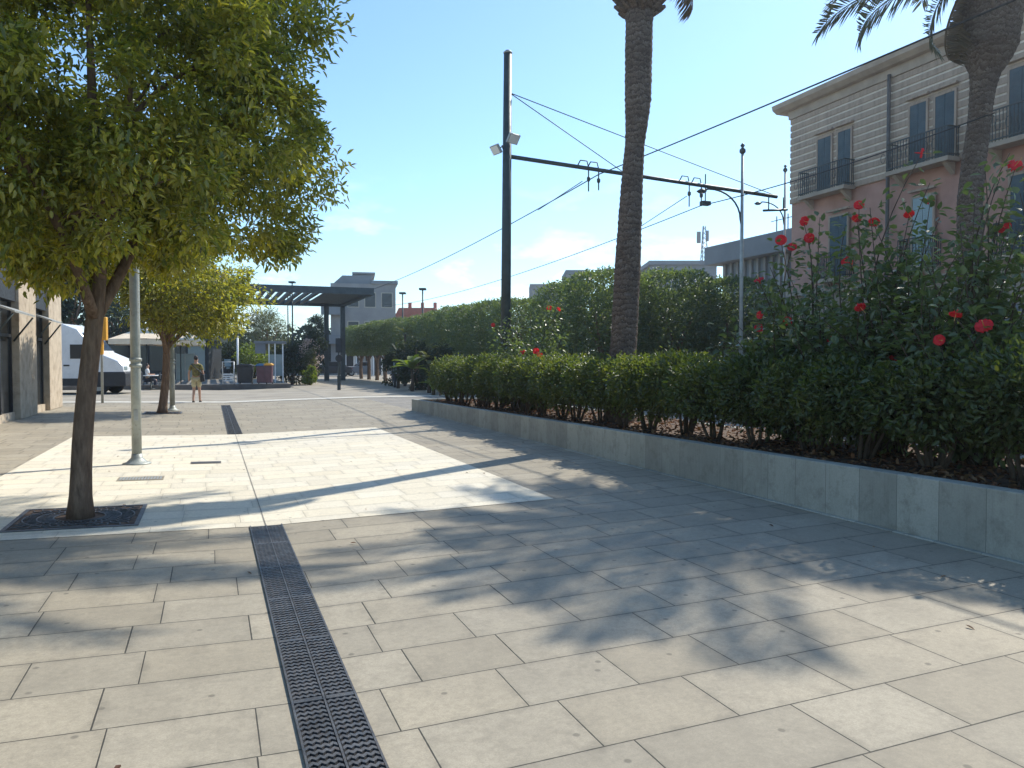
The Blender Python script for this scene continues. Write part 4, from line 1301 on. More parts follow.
bushy_tree(255, 58, 342, 376, 40, 'yellow green shrub behind the waste bins', M['leaf_lime'], 107, 'leafy_shrub', 0.2, 0.1, 60, 40, 'shrub')
bushy_tree(316, 66, 312, 350, 20, 'dark narrow conifer behind the pergola', M['leaf_dark'], 108, 'conifer_tree', 0.22, 0.07, 50, 45)
bushy_tree(311, 58, 325, 372, 34, 'bushy dark tree left of the pergola columns', M['leaf_dark'], 109, 'broadleaf_tree', 0.2, 0.1, 60, 45)
bushy_tree(292, 49, 333, 386, 42, 'tall dark shrub in the middle of the platform', M['leaf_dark'], 110, 'leafy_shrub', 0.16, 0.07, 80, 55, 'shrub')
r_ = bushy_tree(309, 49, 343, 382, 22, 'pale flowering oleander on the platform', M['leaf_pale'], 111, 'oleander_shrub', 0.14, 0.05, 50, 40, 'shrub')
cs = ellip_centers(24, (0, 0, 2.0), 0.7, 0.7, 1.0, 1.0, 0.7, 0.2, 9)
link('blossom', clump_crown('blossom', cs, 0.25, 22, 0.09, 0.08, M['blossom'], 0.1), r_)
bushy_tree(310, 48, 366, 384, 16, 'low lime green shrub at the platform edge', M['leaf_lime'], 112, 'lime_shrub', 0.14, 0.07, 30, 40, 'shrub')
bushy_tree(396, 46, 338, 382, 30, 'dark leafy shrub beside the far shelters', M['leaf_dark'], 113, 'leafy_shrub', 0.18, 0.09, 60, 40, 'shrub')
bushy_tree(418, 40, 338, 388, 44, 'dense dark shrub at the end of the planter', M['leaf_dark'], 114, 'leafy_shrub', 0.16, 0.08, 70, 50, 'shrub')
bushy_tree(444, 36, 338, 388, 40, 'dark shrub behind the far end of the hedge', M['leaf_dark'], 115, 'leafy_shrub', 0.16, 0.08, 70, 50, 'shrub')
bushy_tree(440, 33, 372, 386, 14, 'bright low plant at the end of the hedge', M['leaf_lime'], 116, 'lime_shrub', 0.12, 0.06, 24, 30, 'shrub')
bushy_tree(338, 92, 342, 374, 34, 'dark rounded shrub behind the left white shelter', M['leaf_dark'], 117, 'leafy_shrub', 0.3, 0.16, 60, 40, 'shrub')
bushy_tree(368, 92, 340, 374, 40, 'dark rounded shrub behind the right white shelter', M['leaf_dark'], 118, 'leafy_shrub', 0.3, 0.16, 60, 40, 'shrub')
# distant treeline either side that reads as one mass
def treeline(name, label, u0, u1, v, n, h, seed):
    r2 = np.random.default_rng(seed)
    cs = np.stack([u0 + (u1 - u0) * r2.random(n), v + r2.normal(size=n) * 2.5, h * (0.15 + 0.85 * r2.random(n))], axis=1)
    o = link(name, clump_crown(name, cs, 1.3, 26, 0.6, 0.4, M['leaf_dark'], 0.2), None, (0, 0, 0), ANG)
    o['kind'] = 'stuff'; o['label'] = label
treeline('far_treeline', 'far belt of dark trees behind the street', -62, 34, 96, 900, 5.0, 5)
# palm-like plants at the end of the planter
def fan_plant(px, Y, zc, nl, Ll, label, mat, seed, wd=0.22, stem=True):
    g = GX(px, Y)
    root = thing('broadleaf_plant', label, 'plant', (g.x, g.y, 0), 0, 'big leaved plants beyond the hedge end')
    rnd = random.Random(seed)
    mb = MB(); mb.tube([(0, 0, 0), (0.03, 0, zc * 0.5), (0, 0, zc)], [0.1, 0.08, 0.06], 8); mb.build('stem', M['twig'], root)
    Vs = []; Fs = []; off = 0
    for k in range(nl):
        a = k * 2.4; el = rnd.uniform(0.2, 1.25)
        d = np.array([math.cos(a) * math.cos(el), math.sin(a) * math.cos(el), math.sin(el)])
        s = np.array([-math.sin(a), math.cos(a), 0]); l_ = Ll * rnd.uniform(0.7, 1.1)
        for i in range(6):
            t = i / 5
            c = np.array([0, 0, zc]) + d * l_ * t + np.array([0, 0, -0.45 * l_ * t * t])
            wv = wd * math.sin(PI * min(1, 0.12 + 0.88 * t)) * 0.5
            Vs += [c - s * wv + np.array([0, 0, 0.3 * wv]), c, c + s * wv + np.array([0, 0, 0.3 * wv])]
            if i < 5:
                b = off + i * 3
                for q in (0, 1):
                    Fs += [(b + q, b + q + 1, b + q + 4), (b + q, b + q + 4, b + q + 3)]
        off += 18
    link('leaves', fastmesh('leaves', Vs, Fs, mat), root)
fan_plant(412, 38, 1.2, 14, 1.7, 'bright banana like plant with broad leaves beyond the hedge end', M['leaf_lime'], 3, 0.4)
fan_plant(429, 36, 1.6, 16, 1.4, 'darker broad leaved plant right of the bright one', M['leaf_pale'], 4, 0.3)
fan_plant(398, 42, 2.0, 18, 1.3, 'spiky dark plant near the parked scooter', M['leaf_dark'], 5, 0.14)
fan_plant(433, 34, 0.5, 12, 0.9, 'low lime plant by the wall end', M['leaf_lime'], 6, 0.25)
fan_plant(405, 46, 3.2, 26, 1.3, 'tall dark cordyline with tufted head', M['leaf_pale'], 8, 0.1)

# ================================================================ PERGOLA
Zr = 5.8
pa = P(374, 291, 49.0); ue, vn = toUV(pa.x, 49.0)
pf = P(349, 304, 60.2); _, vf = toUV(pf.x, 60.2)
pg = thing('pergola', 'large dark steel pergola with slatted flat roof', 'pergola', W(ue, vn, 0), ANG)
D_ = vf - vn; Wp = 11.6
mb = MB()
mb.bb(-Wp, 0, 0, 0.22, Zr, Zr + 0.42); mb.bb(-Wp, 0, D_ - 0.22, D_, Zr, Zr + 0.42)
mb.bb(-0.22, 0, 0.221, D_ - 0.221, Zr + 0.001, Zr + 0.419); mb.bb(-Wp, -Wp + 0.22, 0.221, D_ - 0.221, Zr + 0.001, Zr + 0.419)
mb.bb(-2.8, 0.0 - 0.221, 0.23, D_ - 0.23, Zr + 0.2, Zr + 0.26)
mb.build('roof_frame', M['pergola'], pg)
mb = MB()
x_ = -Wp + 0.6
while x_ < -2.95:
    mb.bb(x_, x_ + 0.2, 0.2205, D_ - 0.2205, Zr + 0.06, Zr + 0.27); x_ += 0.54
mb.build('roof_slats', M['pergola'], pg)
for x_ in (0.12, -1.12, -9.9):
    mb = MB(); mb.box((x_ - 0.3, D_ - 0.5, Zr / 2), (0.34, 0.34, Zr - 0.004)); mb.build('column', M['pergola'], pg, bevel=0.01)
    

# ================================================================ SHOP BUILDING (left)
UL = -4.6
def travertine():
    t = NT('rough stone')
    o = t.obj()
    f = t.noise(o, 3.5, 6, 0.75)
    c = t.ramp(f, [(0.28, (0.26, 0.20, 0.145)), (0.5, (0.48, 0.40, 0.30)), (0.75, (0.58, 0.50, 0.39))])
    g = t.noise(o, 14, 5, 0.7)
    c = t.mix(t.maprange(g, 0.5, 0.7, 0, 0.6), c, (0.22, 0.17, 0.13))
    return t.done(t.principled(c, 0.85, 0, t.bump(g, 0.5, 0.02), 0.25))
M['stone'] = travertine()
sb = thing('shop_building', 'low shop building with stone pilasters and dark shopfronts', 'building', W(UL, 14, gz(UL)), ANG)
Ls = 15.2
mb = MB(); mb.bb(-9, -0.302, -8, Ls - 0.1, 0, 5.298); mb.build('wall', M['stone'], sb)
mb = MB(); mb.bb(-0.3, -0.02, -8, Ls - 1.9, 3.01, 4.1); mb.build('fascia', M['plastic'], sb)
mb = MB(); mb.bb(-0.6, 0.16, -8, Ls - 0.05, 5.302, 5.55); mb.build('roof', M['greybld2'], sb)
def fvl(px):
    r_ = (px - 512) / F
    Y = UL / (SA + CA * r_); return toUV(r_ * Y, Y)[1] - 14
pil = [(fvl(18), fvl(35)), (fvl(48), fvl(60.5))]
pil.append((pil[0][0] - 4.2, pil[0][0] - 2.4))
for a, b in pil:
    mb = MB(); mb.bb(-0.3, 0.05, a, b, 0, 5.299); mb.build('pilaster', M['stone'], sb, bevel=0.02)
for a, b in ((pil[0][1], pil[1][0]), (pil[2][1], pil[0][0])):
    mb = MB()
    mb.bb(-0.28, -0.16, a + 0.003, b - 0.003, 0.20, 3.0)
    s_ = mb.build('shop_window', M['glass'], sb)
    mb = MB()
    for q in (a + 0.05, (a + b) / 2, b - 0.05): mb.bb(-0.159, -0.12, q - 0.04, q + 0.04, 0.20, 3.0)
    mb.bb(-0.159, -0.121, a + 0.09, b - 0.09, 2.1, 2.18)
    mb.build('frame', M['plastic'], s_)
    mb = MB(); mb.bb(-0.28, -0.08, a + 0.003, b - 0.003, 0, 0.199); mb.build('shop_plinth', M['stone'], sb)
    mb = MB()
    mb.prism([(-0.02, 2.78), (0.42, 2.62), (0.42, 2.66), (-0.02, 2.83)], a + 0.1, b - 0.1)
    aw = mb.build('awning', M['galv'], sb)
    for q in (a + 0.15, b - 0.15):
        mb = MB(); mb.tube([(-0.05, q, 2.0), (0.38, q, 2.60)], 0.025, 6); mb.build('awning_arm', M['darksteel'], aw)
# bright rail in the doorway
# ================================================================ VEHICLES
def wheel_parts(root, c, r, w):
    mb = MB(); mb.wheel(c, r, w); wo = mb.build('wheel', M['rubber'], root)
    mb = MB(); sgn = -1 if c[1] < 0 else 1
    mb.wheel((c[0], c[1] + sgn * w * 0.42, c[2]), r * 0.6, w * 0.25)
    mb.build('rim', M['galv'], wo)
def van(loc_, rz):
    root = thing('white_van', 'tall white delivery van parked past the shop corner', 'van', loc_, rz)
    H = 2.85; Wd = 2.1
    body = [(-5.6, 0.62), (-5.6, H - 0.1), (-5.45, H), (-2.15, H), (-1.55, H - 0.12), (-0.95, 1.78), (-0.15, 1.38), (0.0, 1.15), (0.02, 0.98), (-5.6, 0.98)]
    body = [(-5.6, 0.55), (-5.6, H - 0.1), (-5.45, H), (-2.25, H), (-1.7, H - 0.22), (-1.0, 1.72), (-0.18, 1.36), (0.0, 1.15), (0.02, 0.95), (0.0, 0.55)]
    mb = MB(); mb.prism(body, -Wd / 2, Wd / 2); mb.build('body', M['van'], root, bevel=0.06)
    mb = MB(); mb.prism([(-1.15, 0.30), (-1.15, 0.93), (0.06, 0.93), (0.10, 0.85), (0.10, 0.34)], -Wd / 2 - 0.02, Wd / 2 + 0.02); mb.build('bumper', M['plastic'], root, bevel=0.04)
    mb = MB(); mb.bb(-5.5, -1.16, -Wd / 2 - 0.012, Wd / 2 + 0.012, 0.36, 0.66); mb.build('side_skirt', M['plastic'], root)
    for s in (-1, 1):
        y0 = s * (Wd / 2 + 0.004)
        mb = MB(); mb.prism([(-1.98, 1.45), (-1.98, 2.02), (-1.48, 2.02), (-1.2, 1.53), (-1.2, 1.45)], y0 - 0.006, y0 + 0.006); mb.build('side_window', M['glass'], root)
        mb = MB(); mb.box((-2.12, y0, 1.18), (0.22, 0.03, 0.06)); mb.build('door_handle', M['plastic'], root)
        mb = MB(); mb.bb(-2.42, -2.36, y0 - 0.005, y0 + 0.006, 0.66, H - 0.25); mb.bb(-3.9, -3.87, y0 - 0.005, y0 + 0.006, 0.66, H - 0.2); mb.build('door_seam', M['plastic'], root)
        mb = MB(); mb.box((-1.15, s * (Wd / 2 + 0.16), 1.62), (0.12, 0.22, 0.36)); mb.build('wing_mirror', M['plastic'], root, bevel=0.03)
        mb = MB(); mb.box((-0.05, s * 0.78, 1.06), (0.16, 0.36, 0.16)); mb.build('headlight', M['paleglass'], root, bevel=0.03)
        for x_ in (-0.95, -4.5): wheel_parts(root, (x_, s * (Wd / 2 - 0.14), 0.34), 0.34, 0.24)
    # windscreen
    t0 = Vector((-1.63, 0, 2.52)); t1 = Vector((-1.02, 0, 1.76)); nrm = Vector((0.78, 0, 0.62))
    mb = MB()
    c = (t0 + t1) / 2 + nrm * 0.012
    dr = (t1 - t0).normalized()
    q = Matrix((( dr.x, 0, nrm.x), (0, 1, 0), (dr.z, 0, nrm.z)))
    mb.box(c, ((t1 - t0).length * 0.92, Wd * 0.86, 0.02), m=q); mb.build('windscreen', M['glass'], root)
    return root
nose = GX(132, 36.0)
vn_ = van((nose.x, nose.y, nose.z), ANG - 0.22)
vn_.scale = (1.12, 1.12, 1.12)

def car(loc_, rz, label, mat):
    root = thing('parked_car', label, 'car', loc_, rz)
    Wd = 1.72
    mb = MB(); mb.prism([(-2.0, 0.3), (-2.05, 0.75), (-1.85, 0.92), (-0.9, 0.98), (1.5, 1.0), (2.0, 0.9), (2.05, 0.35)], -Wd / 2, Wd / 2); b_ = mb.build('body', mat, root, bevel=0.08)
    mb = MB(); mb.prism([(-0.95, 0.97), (-0.35, 1.42), (0.9, 1.45), (1.6, 0.98)], -Wd / 2 + 0.12, Wd / 2 - 0.12); mb.build('cabin', mat, root, bevel=0.06)
    mb = MB(); mb.prism([(1.02, 1.36), (1.06, 1.36), (1.57, 1.03), (1.53, 1.03)], -Wd / 2 + 0.2, Wd / 2 - 0.2); mb.build('rear_window', M['glass'], root)
    mb = MB(); mb.prism([(-0.9, 1.04), (-0.95, 1.04), (-0.43, 1.39), (-0.38, 1.39)], -Wd / 2 + 0.2, Wd / 2 - 0.2); mb.build('windscreen', M['glass'], root)
    for s in (-1, 1):
        y0 = s * (Wd / 2 - 0.118)
        mb = MB(); mb.prism([(-0.7, 1.03), (-0.3, 1.37), (0.85, 1.39), (1.25, 1.03)], y0 - 0.006, y0 + 0.006); mb.build('side_window', M['glass'], root)
        mb = MB(); mb.box((2.03, s * 0.68, 0.78), (0.06, 0.24, 0.16)); mb.build('tail_light', M['redp'], root)
        for x_ in (-1.3, 1.3): wheel_parts(root, (x_, s * (Wd / 2 - 0.1), 0.3), 0.3, 0.2)
    return root
c_ = GX(214, 62)
car((c_.x, c_.y, 0.30), ANG - PI / 2 - 0.2, 'silver car parked beyond the walking person', M['silver'])

def scooter(loc_, rz, label):
    root = thing('motor_scooter', label, 'scooter', loc_, rz, 'parked scooters')
    for x_ in (-0.6, 0.6): 
        mb = MB(); mb.wheel((x_, 0, 0.25), 0.25, 0.11); wo = mb.build('wheel', M['rubber'], root)
        mb = MB(); mb.wheel((x_, 0, 0.25), 0.13, 0.13); mb.build('rim', M['galv'], wo)
    mb = MB(); mb.prism([(-0.8, 0.5), (-0.85, 0.72), (-0.1, 0.72), (0.0, 0.38), (0.3, 0.34), (0.42, 0.36), (0.52, 0.95), (0.6, 0.95), (0.5, 0.28), (-0.3, 0.26), (-0.5, 0.42)], -0.17, 0.17); mb.build('body', M['plastic'], root, bevel=0.03)
    mb = MB(); mb.prism([(-0.8, 0.722), (-0.78, 0.82), (-0.1, 0.80), (-0.06, 0.722)], -0.15, 0.15); mb.build('seat', M['rubber'], root, bevel=0.03)
    mb = MB(); mb.tube([(0.6, 0, 0.3), (0.52, 0, 0.95), (0.48, 0, 1.02)], 0.035, 8); mb.tube([(0.44, -0.34, 1.04), (0.5, 0, 1.0), (0.44, 0.34, 1.04)], 0.018, 6); mb.build('handlebar', M['plastic'], root)
    mb = MB(); mb.prism([(0.56, 0.95), (0.62, 0.95), (0.45, 1.42), (0.42, 1.42)], -0.2, 0.2); mb.build('windshield', M['paleglass'], root)
    mb = MB(); mb.box((0.6, 0, 0.86), (0.08, 0.2, 0.14)); mb.build('headlight', M['paleglass'], root, bevel=0.02)
    return root
s_ = GX(396, 43.0)
scooter((s_.x, s_.y, 0.10), ANG - PI / 2 - 0.1, 'dark scooter with windshield parked by the far shrubs')
s_ = GX(226, 50.0)
scooter((s_.x, s_.y, 0.30), ANG - PI / 2 + 0.2, 'dark scooter parked behind the white frame')

# ================================================================ PEOPLE
def skin_obj(name, verts, edges, radii, mat, parent, sub=2):
    me = bpy.data.meshes.new(name)
    me.from_pydata(verts, edges, [])
    o = link(name, me, parent)
    o.modifiers.new('skin', 'SKIN')
    for i, r_ in enumerate(radii):
        sv = me.skin_vertices[0].data[i]
        sv.radius = (r_, r_) if not isinstance(r_, tuple) else r_
        sv.use_root = (i == 0)
    s = o.modifiers.new('sub', 'SUBSURF'); s.levels = sub; s.render_levels = sub
    me.materials.append(mat)
    return o
def person(loc_, rz, label, walk=True, top='shirt', bot='shorts'):
    root = thing('person', label, 'person', loc_, rz)
    # local: facing +y
    if walk:
        Lk, La, Lt = (-0.09, 0.05, 0.50), (-0.10, -0.10, 0.085), (-0.10, 0.05, 0.03)
        Rk, Ra, Rt = (0.09, 0.12, 0.52), (0.10, 0.16, 0.085), (0.11, 0.31, 0.03)
        hz = 0.92; zo = 0.0
        Le, Lw, Lh = (-0.25, -0.04, 1.12), (-0.27, 0.06, 0.88), (-0.27, 0.09, 0.80)
        Re, Rw, Rh = (0.25, -0.02, 1.12), (0.27, 0.10, 0.90), (0.27, 0.13, 0.82)
    else:
        hz = 0.52; zo = -0.40
        Lk, La, Lt = (-0.12, 0.42, 0.50), (-0.12, 0.40, 0.09), (-0.12, 0.55, 0.03)
        Rk, Ra, Rt = (0.12, 0.42, 0.50), (0.12, 0.38, 0.09), (0.13, 0.53, 0.03)
        Le, Lw, Lh = (-0.25, 0.08, 0.76), (-0.16, 0.30, 0.78), (-0.12, 0.36, 0.79)
        Re, Rw, Rh = (0.25, 0.08, 0.76), (0.16, 0.30, 0.78), (0.12, 0.36, 0.79)
    V_ = [(0, 0, hz), (0, 0, hz + 0.22), (0, 0, hz + 0.40), (0, 0, hz + 0.53), (0, 0.01, hz + 0.60), (0, 0.03, hz + 0.68), (0, 0.03, hz + 0.79),
          (-0.09, 0, hz - 0.03), Lk, La, Lt, (0.09, 0, hz - 0.03), Rk, Ra, Rt,
          (-0.17, 0, hz + 0.48), Le, Lw, Lh, (0.17, 0, hz + 0.48), Re, Rw, Rh]
    E_ = [(0, 1), (1, 2), (2, 3), (3, 4), (4, 5), (5, 6), (0, 7), (7, 8), (8, 9), (9, 10), (0, 11), (11, 12), (12, 13), (13, 14),
          (3, 15), (15, 16), (16, 17), (17, 18), (3, 19), (19, 20), (20, 21), (21, 22)]
    rd = [(0.14, 0.11), (0.125, 0.10), (0.15, 0.10), (0.10, 0.08), 0.055, 0.085, 0.075,
          0.085, 0.058, 0.042, 0.04, 0.085, 0.058, 0.042, 0.04, 0.055, 0.042, 0.03, 0.035, 0.055, 0.042, 0.03, 0.035]
    skin_obj('body', V_, E_, rd, M['skin'], root)
    k = 1.22
    iv = [0, 1, 2, 3, 15, 19]
    sl = [tuple((np.array(V_[15]) * 0.3 + np.array(V_[16]) * 0.7)), tuple((np.array(V_[19]) * 0.3 + np.array(V_[20]) * 0.7))]
    sv = [V_[0], V_[1], V_[2], V_[3], V_[15], V_[19]] + sl
    skin_obj('shirt', sv, [(0, 1), (1, 2), (2, 3), (3, 4), (3, 5), (4, 6), (5, 7)], [(0.165, 0.13), (0.15, 0.125), (0.17, 0.12), (0.105, 0.085), 0.075, 0.075, 0.065, 0.065], M[top], root)
    f = 0.85 if walk else 0.9
    lk = tuple(np.array(V_[7]) * (1 - f) + np.array(Lk) * f); rk = tuple(np.array(V_[11]) * (1 - f) + np.array(Rk) * f)
    sv = [(0, 0, hz + 0.04), V_[7], lk, V_[11], rk]
    sr = [(0.155, 0.125), 0.105, 0.095, 0.105, 0.095]; se = [(0, 1), (1, 2), (0, 3), (3, 4)]
    if not walk:
        sv += [La, Ra]; sr += [0.07, 0.07]; se += [(2, 5), (4, 6)]
    skin_obj('shorts' if walk else 'trousers', sv, se, sr, M[bot], root)
    skin_obj('hair', [(0, -0.015, hz + 0.68), (0, 0.0, hz + 0.80), (0, -0.06, hz + 0.87)], [(0, 1), (1, 2)], [0.08, 0.09, 0.05], M['hair'], root)
    for a, t in ((La, Lt), (Ra, Rt)):
        skin_obj('shoe', [(a[0], a[1] - 0.05, 0.035), (t[0], t[1] + 0.06, 0.03)], [(0, 1)], [0.045, 0.038], M['rubber'], root)
    return root
pp = G(196.5, 402.5)
person((pp.x, pp.y, pp.z), ANG - 0.15, 'person in olive shirt and khaki shorts walking away past the drain strip')
bag = thing('shoulder_bag', 'black shoulder bag hanging on the walking person', 'bag', (pp.x, pp.y, pp.z), ANG - 0.15)
mb = MB(); mb.prism([(0.17, 0.78), (0.16, 1.06), (0.30, 1.08), (0.33, 0.80)], -0.18, 0.02); mb.build('pouch', M['plastic'], bag, bevel=0.03)
mb = MB(); mb.tube([(0.22, -0.08, 1.07), (0.12, -0.155, 1.22), (-0.06, -0.15, 1.38), (-0.16, -0.06, 1.47), (-0.13, 0.08, 1.46), (0.06, 0.15, 1.25), (0.24, -0.02, 1.07)], 0.02, 6); mb.build('strap', M['plastic'], bag)

# ================================================================ CAFE: parasols, table, chairs, kiosk
def parasol(px, Y, ytop, yeave, half, label, mat):
    g = GX(px, Y); z1 = P(px, ytop, Y).z; z0 = P(px, yeave, Y).z
    root = thing('cafe_parasol', label, 'parasol', (g.x, g.y, 0.1), ANG, 'beige cafe parasols')
    z1 -= 0.1; z0 -= 0.1
    mb = MB()
    h = half
    cs = [(-h, -h, z0), (h, -h, z0), (h, h, z0), (-h, h, z0)]
    ms = [(0, -h * 0.99, z0 + 0.05), (h * 0.99, 0, z0 + 0.05), (0, h * 0.99, z0 + 0.05), (-h * 0.99, 0, z0 + 0.05)]
    vs = cs + ms + [(0, 0, z1)]
    fs = []
    for i in range(4):
        fs += [(i, 4 + i, 8), (4 + i, (i + 1) % 4, 8)]
    mb.add(vs, fs)
    vv = [(x, y, z) for x, y, z in cs] + [(x, y, z - 0.28) for x, y, z in cs]
    mb.add(vv, [(i, (i + 1) % 4, 4 + (i + 1) % 4, 4 + i) for i in range(4)])
    o = mb.build('canopy', mat, root); sd = o.modifiers.new('solid', 'SOLIDIFY'); sd.thickness = 0.01
    mb = MB(); mb.tube([(0, 0, 0.061), (0, 0, z1 - 0.03)], 0.035, 8); mb.build('pole', M['darksteel'], root)
    mb = MB(); mb.bb(-0.35, 0.35, -0.35, 0.35, 0, 0.06); mb.build('base', M['kerb'], root)
    mb = MB()
    for c in cs: mb.tube([(0, 0, z0 - 0.3), (c[0] * 0.98, c[1] * 0.98, c[2] - 0.01)], 0.012, 4)
    mb.build('ribs', M['darksteel'], root)
parasol(147, 44, 326, 340, 1.75, 'left beige parasol behind the near lamp post', M['canvas'])
parasol(181, 45, 329, 341, 1.35, 'right beige parasol behind the smaller street tree', M['canvas'])
def table(px, Y, label):
    g = GX(px, Y)
    root = thing('cafe_table', label, 'table', (g.x, g.y, 0.1), ANG, 'cafe tables')
    mb = MB(); mb.lathe([(0.36, 0.70), (0.38, 0.715), (0.38, 0.73), (0.36, 0.74)], n=20); mb.build('tabletop', M['whitep'], root)
    mb = MB(); mb.lathe([(0.24, 0), (0.22, 0.03), (0.03, 0.05), (0.03, 0.70)], n=12); mb.build('leg', M['darksteel'], root)
def chair(px, Y, rz, label):
    g = GX(px, Y)
    root = thing('cafe_chair', label, 'chair', (g.x, g.y, 0.1), rz, 'cafe chairs')
    mb = MB(); mb.bb(-0.21, 0.21, -0.21, 0.21, 0.43, 0.46); mb.build('seat', M['plastic'], root, bevel=0.01)
    mb = MB(); mb.bb(-0.21, 0.21, -0.235, -0.205, 0.55, 0.88); mb.build('backrest', M['plastic'], root, bevel=0.01)
    for sx in (-0.18, 0.18):
        for sy in (-0.18, 0.18):
            mb = MB(); mb.tube([(sx, sy, 0.43), (sx * 1.15, sy * 1.15, 0)], 0.014, 6); mb.build('leg', M['darksteel'], root)
table(151, 41, 'round white cafe table under the left parasol')
table(160, 44, 'second cafe table by the smaller street tree trunk')
chair(147.5, 41.2, ANG - 1.4, 'black cafe chair holding the seated person')
chair(155.5, 40.6, ANG + 1.5, 'empty black cafe chair right of the table')
chair(164, 43.6, ANG + 1.6, 'black cafe chair behind the smaller street tree')
g_ = GX(147.5, 41.2)
person((g_.x, g_.y, 0.1), ANG - 1.4, 'seated person in white shirt at the cafe table', False, 'wcotton', 'jeans')
# cafe kiosk
ka = P(105, 361, 53); kb = P(204, 361, 53)
kz = thing('cafe_kiosk', 'dark glazed cafe kiosk behind the beige parasols', 'kiosk', (ka.x, 53, 0.3), ANG * 0.4)
kw = kb.x - ka.x
mb = MB(); mb.bb(0, kw, 0, 4, 0, 2.7); mb.build('wall', M['plastic'], kz)  # near-black wall colour stands in for the shaded interior
mb = MB(); mb.bb(-0.4, kw + 0.4, -0.6, 4.3, 2.702, 3.0); mb.build('roof', M['darksteel'], kz)
for i in range(5):
    x_ = kw * (0.06 + 0.185 * i)
    mb = MB(); mb.bb(x_, x_ + kw * 0.165, -0.05, -0.002, 0.6, 2.4); mb.build('window', M['glass'] if i < 4 else M['paleglass'], kz)
# glass wind screens
for i, (px, lab) in enumerate(((181, 'left pale glass wind screen beside the cafe'), (190, 'right pale glass wind screen beside the cafe'))):
    g = GX(px, 47)
    root = thing('wind_screen', lab, 'glass screen', (g.x, g.y, 0.3), ANG, 'cafe wind screens')
    mb = MB(); mb.bb(-0.24, 0.24, -0.01, 0.01, 0.12, 1.75); mb.build('pane', M['paleglass'], root)
    mb = MB()
    for x_ in (-0.26, 0.26): mb.bb(x_ - 0.02, x_ + 0.02, -0.02, 0.02, 0, 1.8)
    mb.build('frame', M['galv'], root)

# ================================================================ STREET FURNITURE (left / centre)
# yellow box on a post
g = G(102.5, 403)
ys = thing('ticket_post', 'yellow enamel box on a grey post behind the near tree', 'ticket box', g, ANG * 0.5)
sc = g.y / F
mb = MB(); mb.tube([(0, 0, 0), (0, 0, 3.1)], 0.045, 10); mb.build('post', M['galv'], ys)
mb = MB(); mb.box((0.02, -0.02, 2.68), (0.36, 0.24, 0.84)); mb.build('box', M['yellow'], ys, bevel=0.03)
mb = MB(); mb.box((0.0, 0, 2.0), (0.12, 0.14, 0.5)); mb.build('lower_box', M['yellow'], ys, bevel=0.02)

YP = 43.4
def onplat(px, Y=YP):
    g = GX(px, Y); return Vector((g.x, g.y, 0.30))
# white poles
g = onplat(238)
wp = thing('white_pole', 'slim white pole left of the dark bin', 'pole', g, 0)
mb = MB(); mb.tube([(0, 0, 0.03), (0, 0, P(238, 336, YP).z - 0.3)], 0.055, 10); mb.build('shaft', M['whitep'], wp)
mb = MB(); mb.lathe([(0.14, 0), (0.14, 0.03)], n=12); mb.build('base', M['whitep'], wp)
g = onplat(228.5)
wf = thing('slatted_stand', 'white tubular frame with slatted lower panel on the platform', 'stand', g, 0.0)
mb = MB(); h = 1.25
mb.tube([(-0.32, 0, 0), (-0.32, 0, h), (0.32, 0, h), (0.32, 0, 0)], 0.035, 8); mb.build('frame', M['whitep'], wf)
mb = MB()
for i in range(4): mb.bb(-0.28, 0.28, -0.015, 0.015, 0.15 + i * 0.12, 0.23 + i * 0.12)
mb.build('slat_panel', M['whitep'], wf)
# bins
def bin_(px, label, body, lid, w=0.75, h=1.05):
    g = onplat(px)
    root = thing('waste_bin', label, 'bin', g, ANG * 0.5, 'waste bins on the platform')
    mb = MB(); mb.add([(-w * 0.42, -0.3, 0.08), (w * 0.42, -0.3, 0.08), (w * 0.42, 0.3, 0.08), (-w * 0.42, 0.3, 0.08), (-w / 2, -0.38, h), (w / 2, -0.38, h), (w / 2, 0.38, h), (-w / 2, 0.38, h)],
                     [(3, 2, 1, 0), (4, 5, 6, 7), (0, 1, 5, 4), (1, 2, 6, 5), (2, 3, 7, 6), (3, 0, 4, 7)])
    mb.build('body', body, root, bevel=0.03)
    mb = MB(); mb.prism([(-w / 2 - 0.03, h + 0.002), (-w / 2 - 0.03, h + 0.05), (-w * 0.3, h + 0.13), (w * 0.3, h + 0.13), (w / 2 + 0.03, h + 0.05), (w / 2 + 0.03, h + 0.002)], -0.42, 0.42); mb.build('lid', lid, root, bevel=0.02)
    for x_ in (-w * 0.38, w * 0.38):
        mb = MB(); mb.wheel((x_, 0.3, 0.09), 0.09, 0.05, 'x'); mb.build('wheel', M['rubber'], root)
    return root
bin_(245.5, 'dark grey wheeled bin beside the white pole', M['plastic'], M['plastic'], 0.85, 1.0)
bin_(262, 'plum coloured bin with blue lid', M['purple'], M['blue'], 0.55, 1.02)
bin_(269, 'plum bin with bright yellow lid', M['purple'], M['yellow'], 0.42, 1.05)
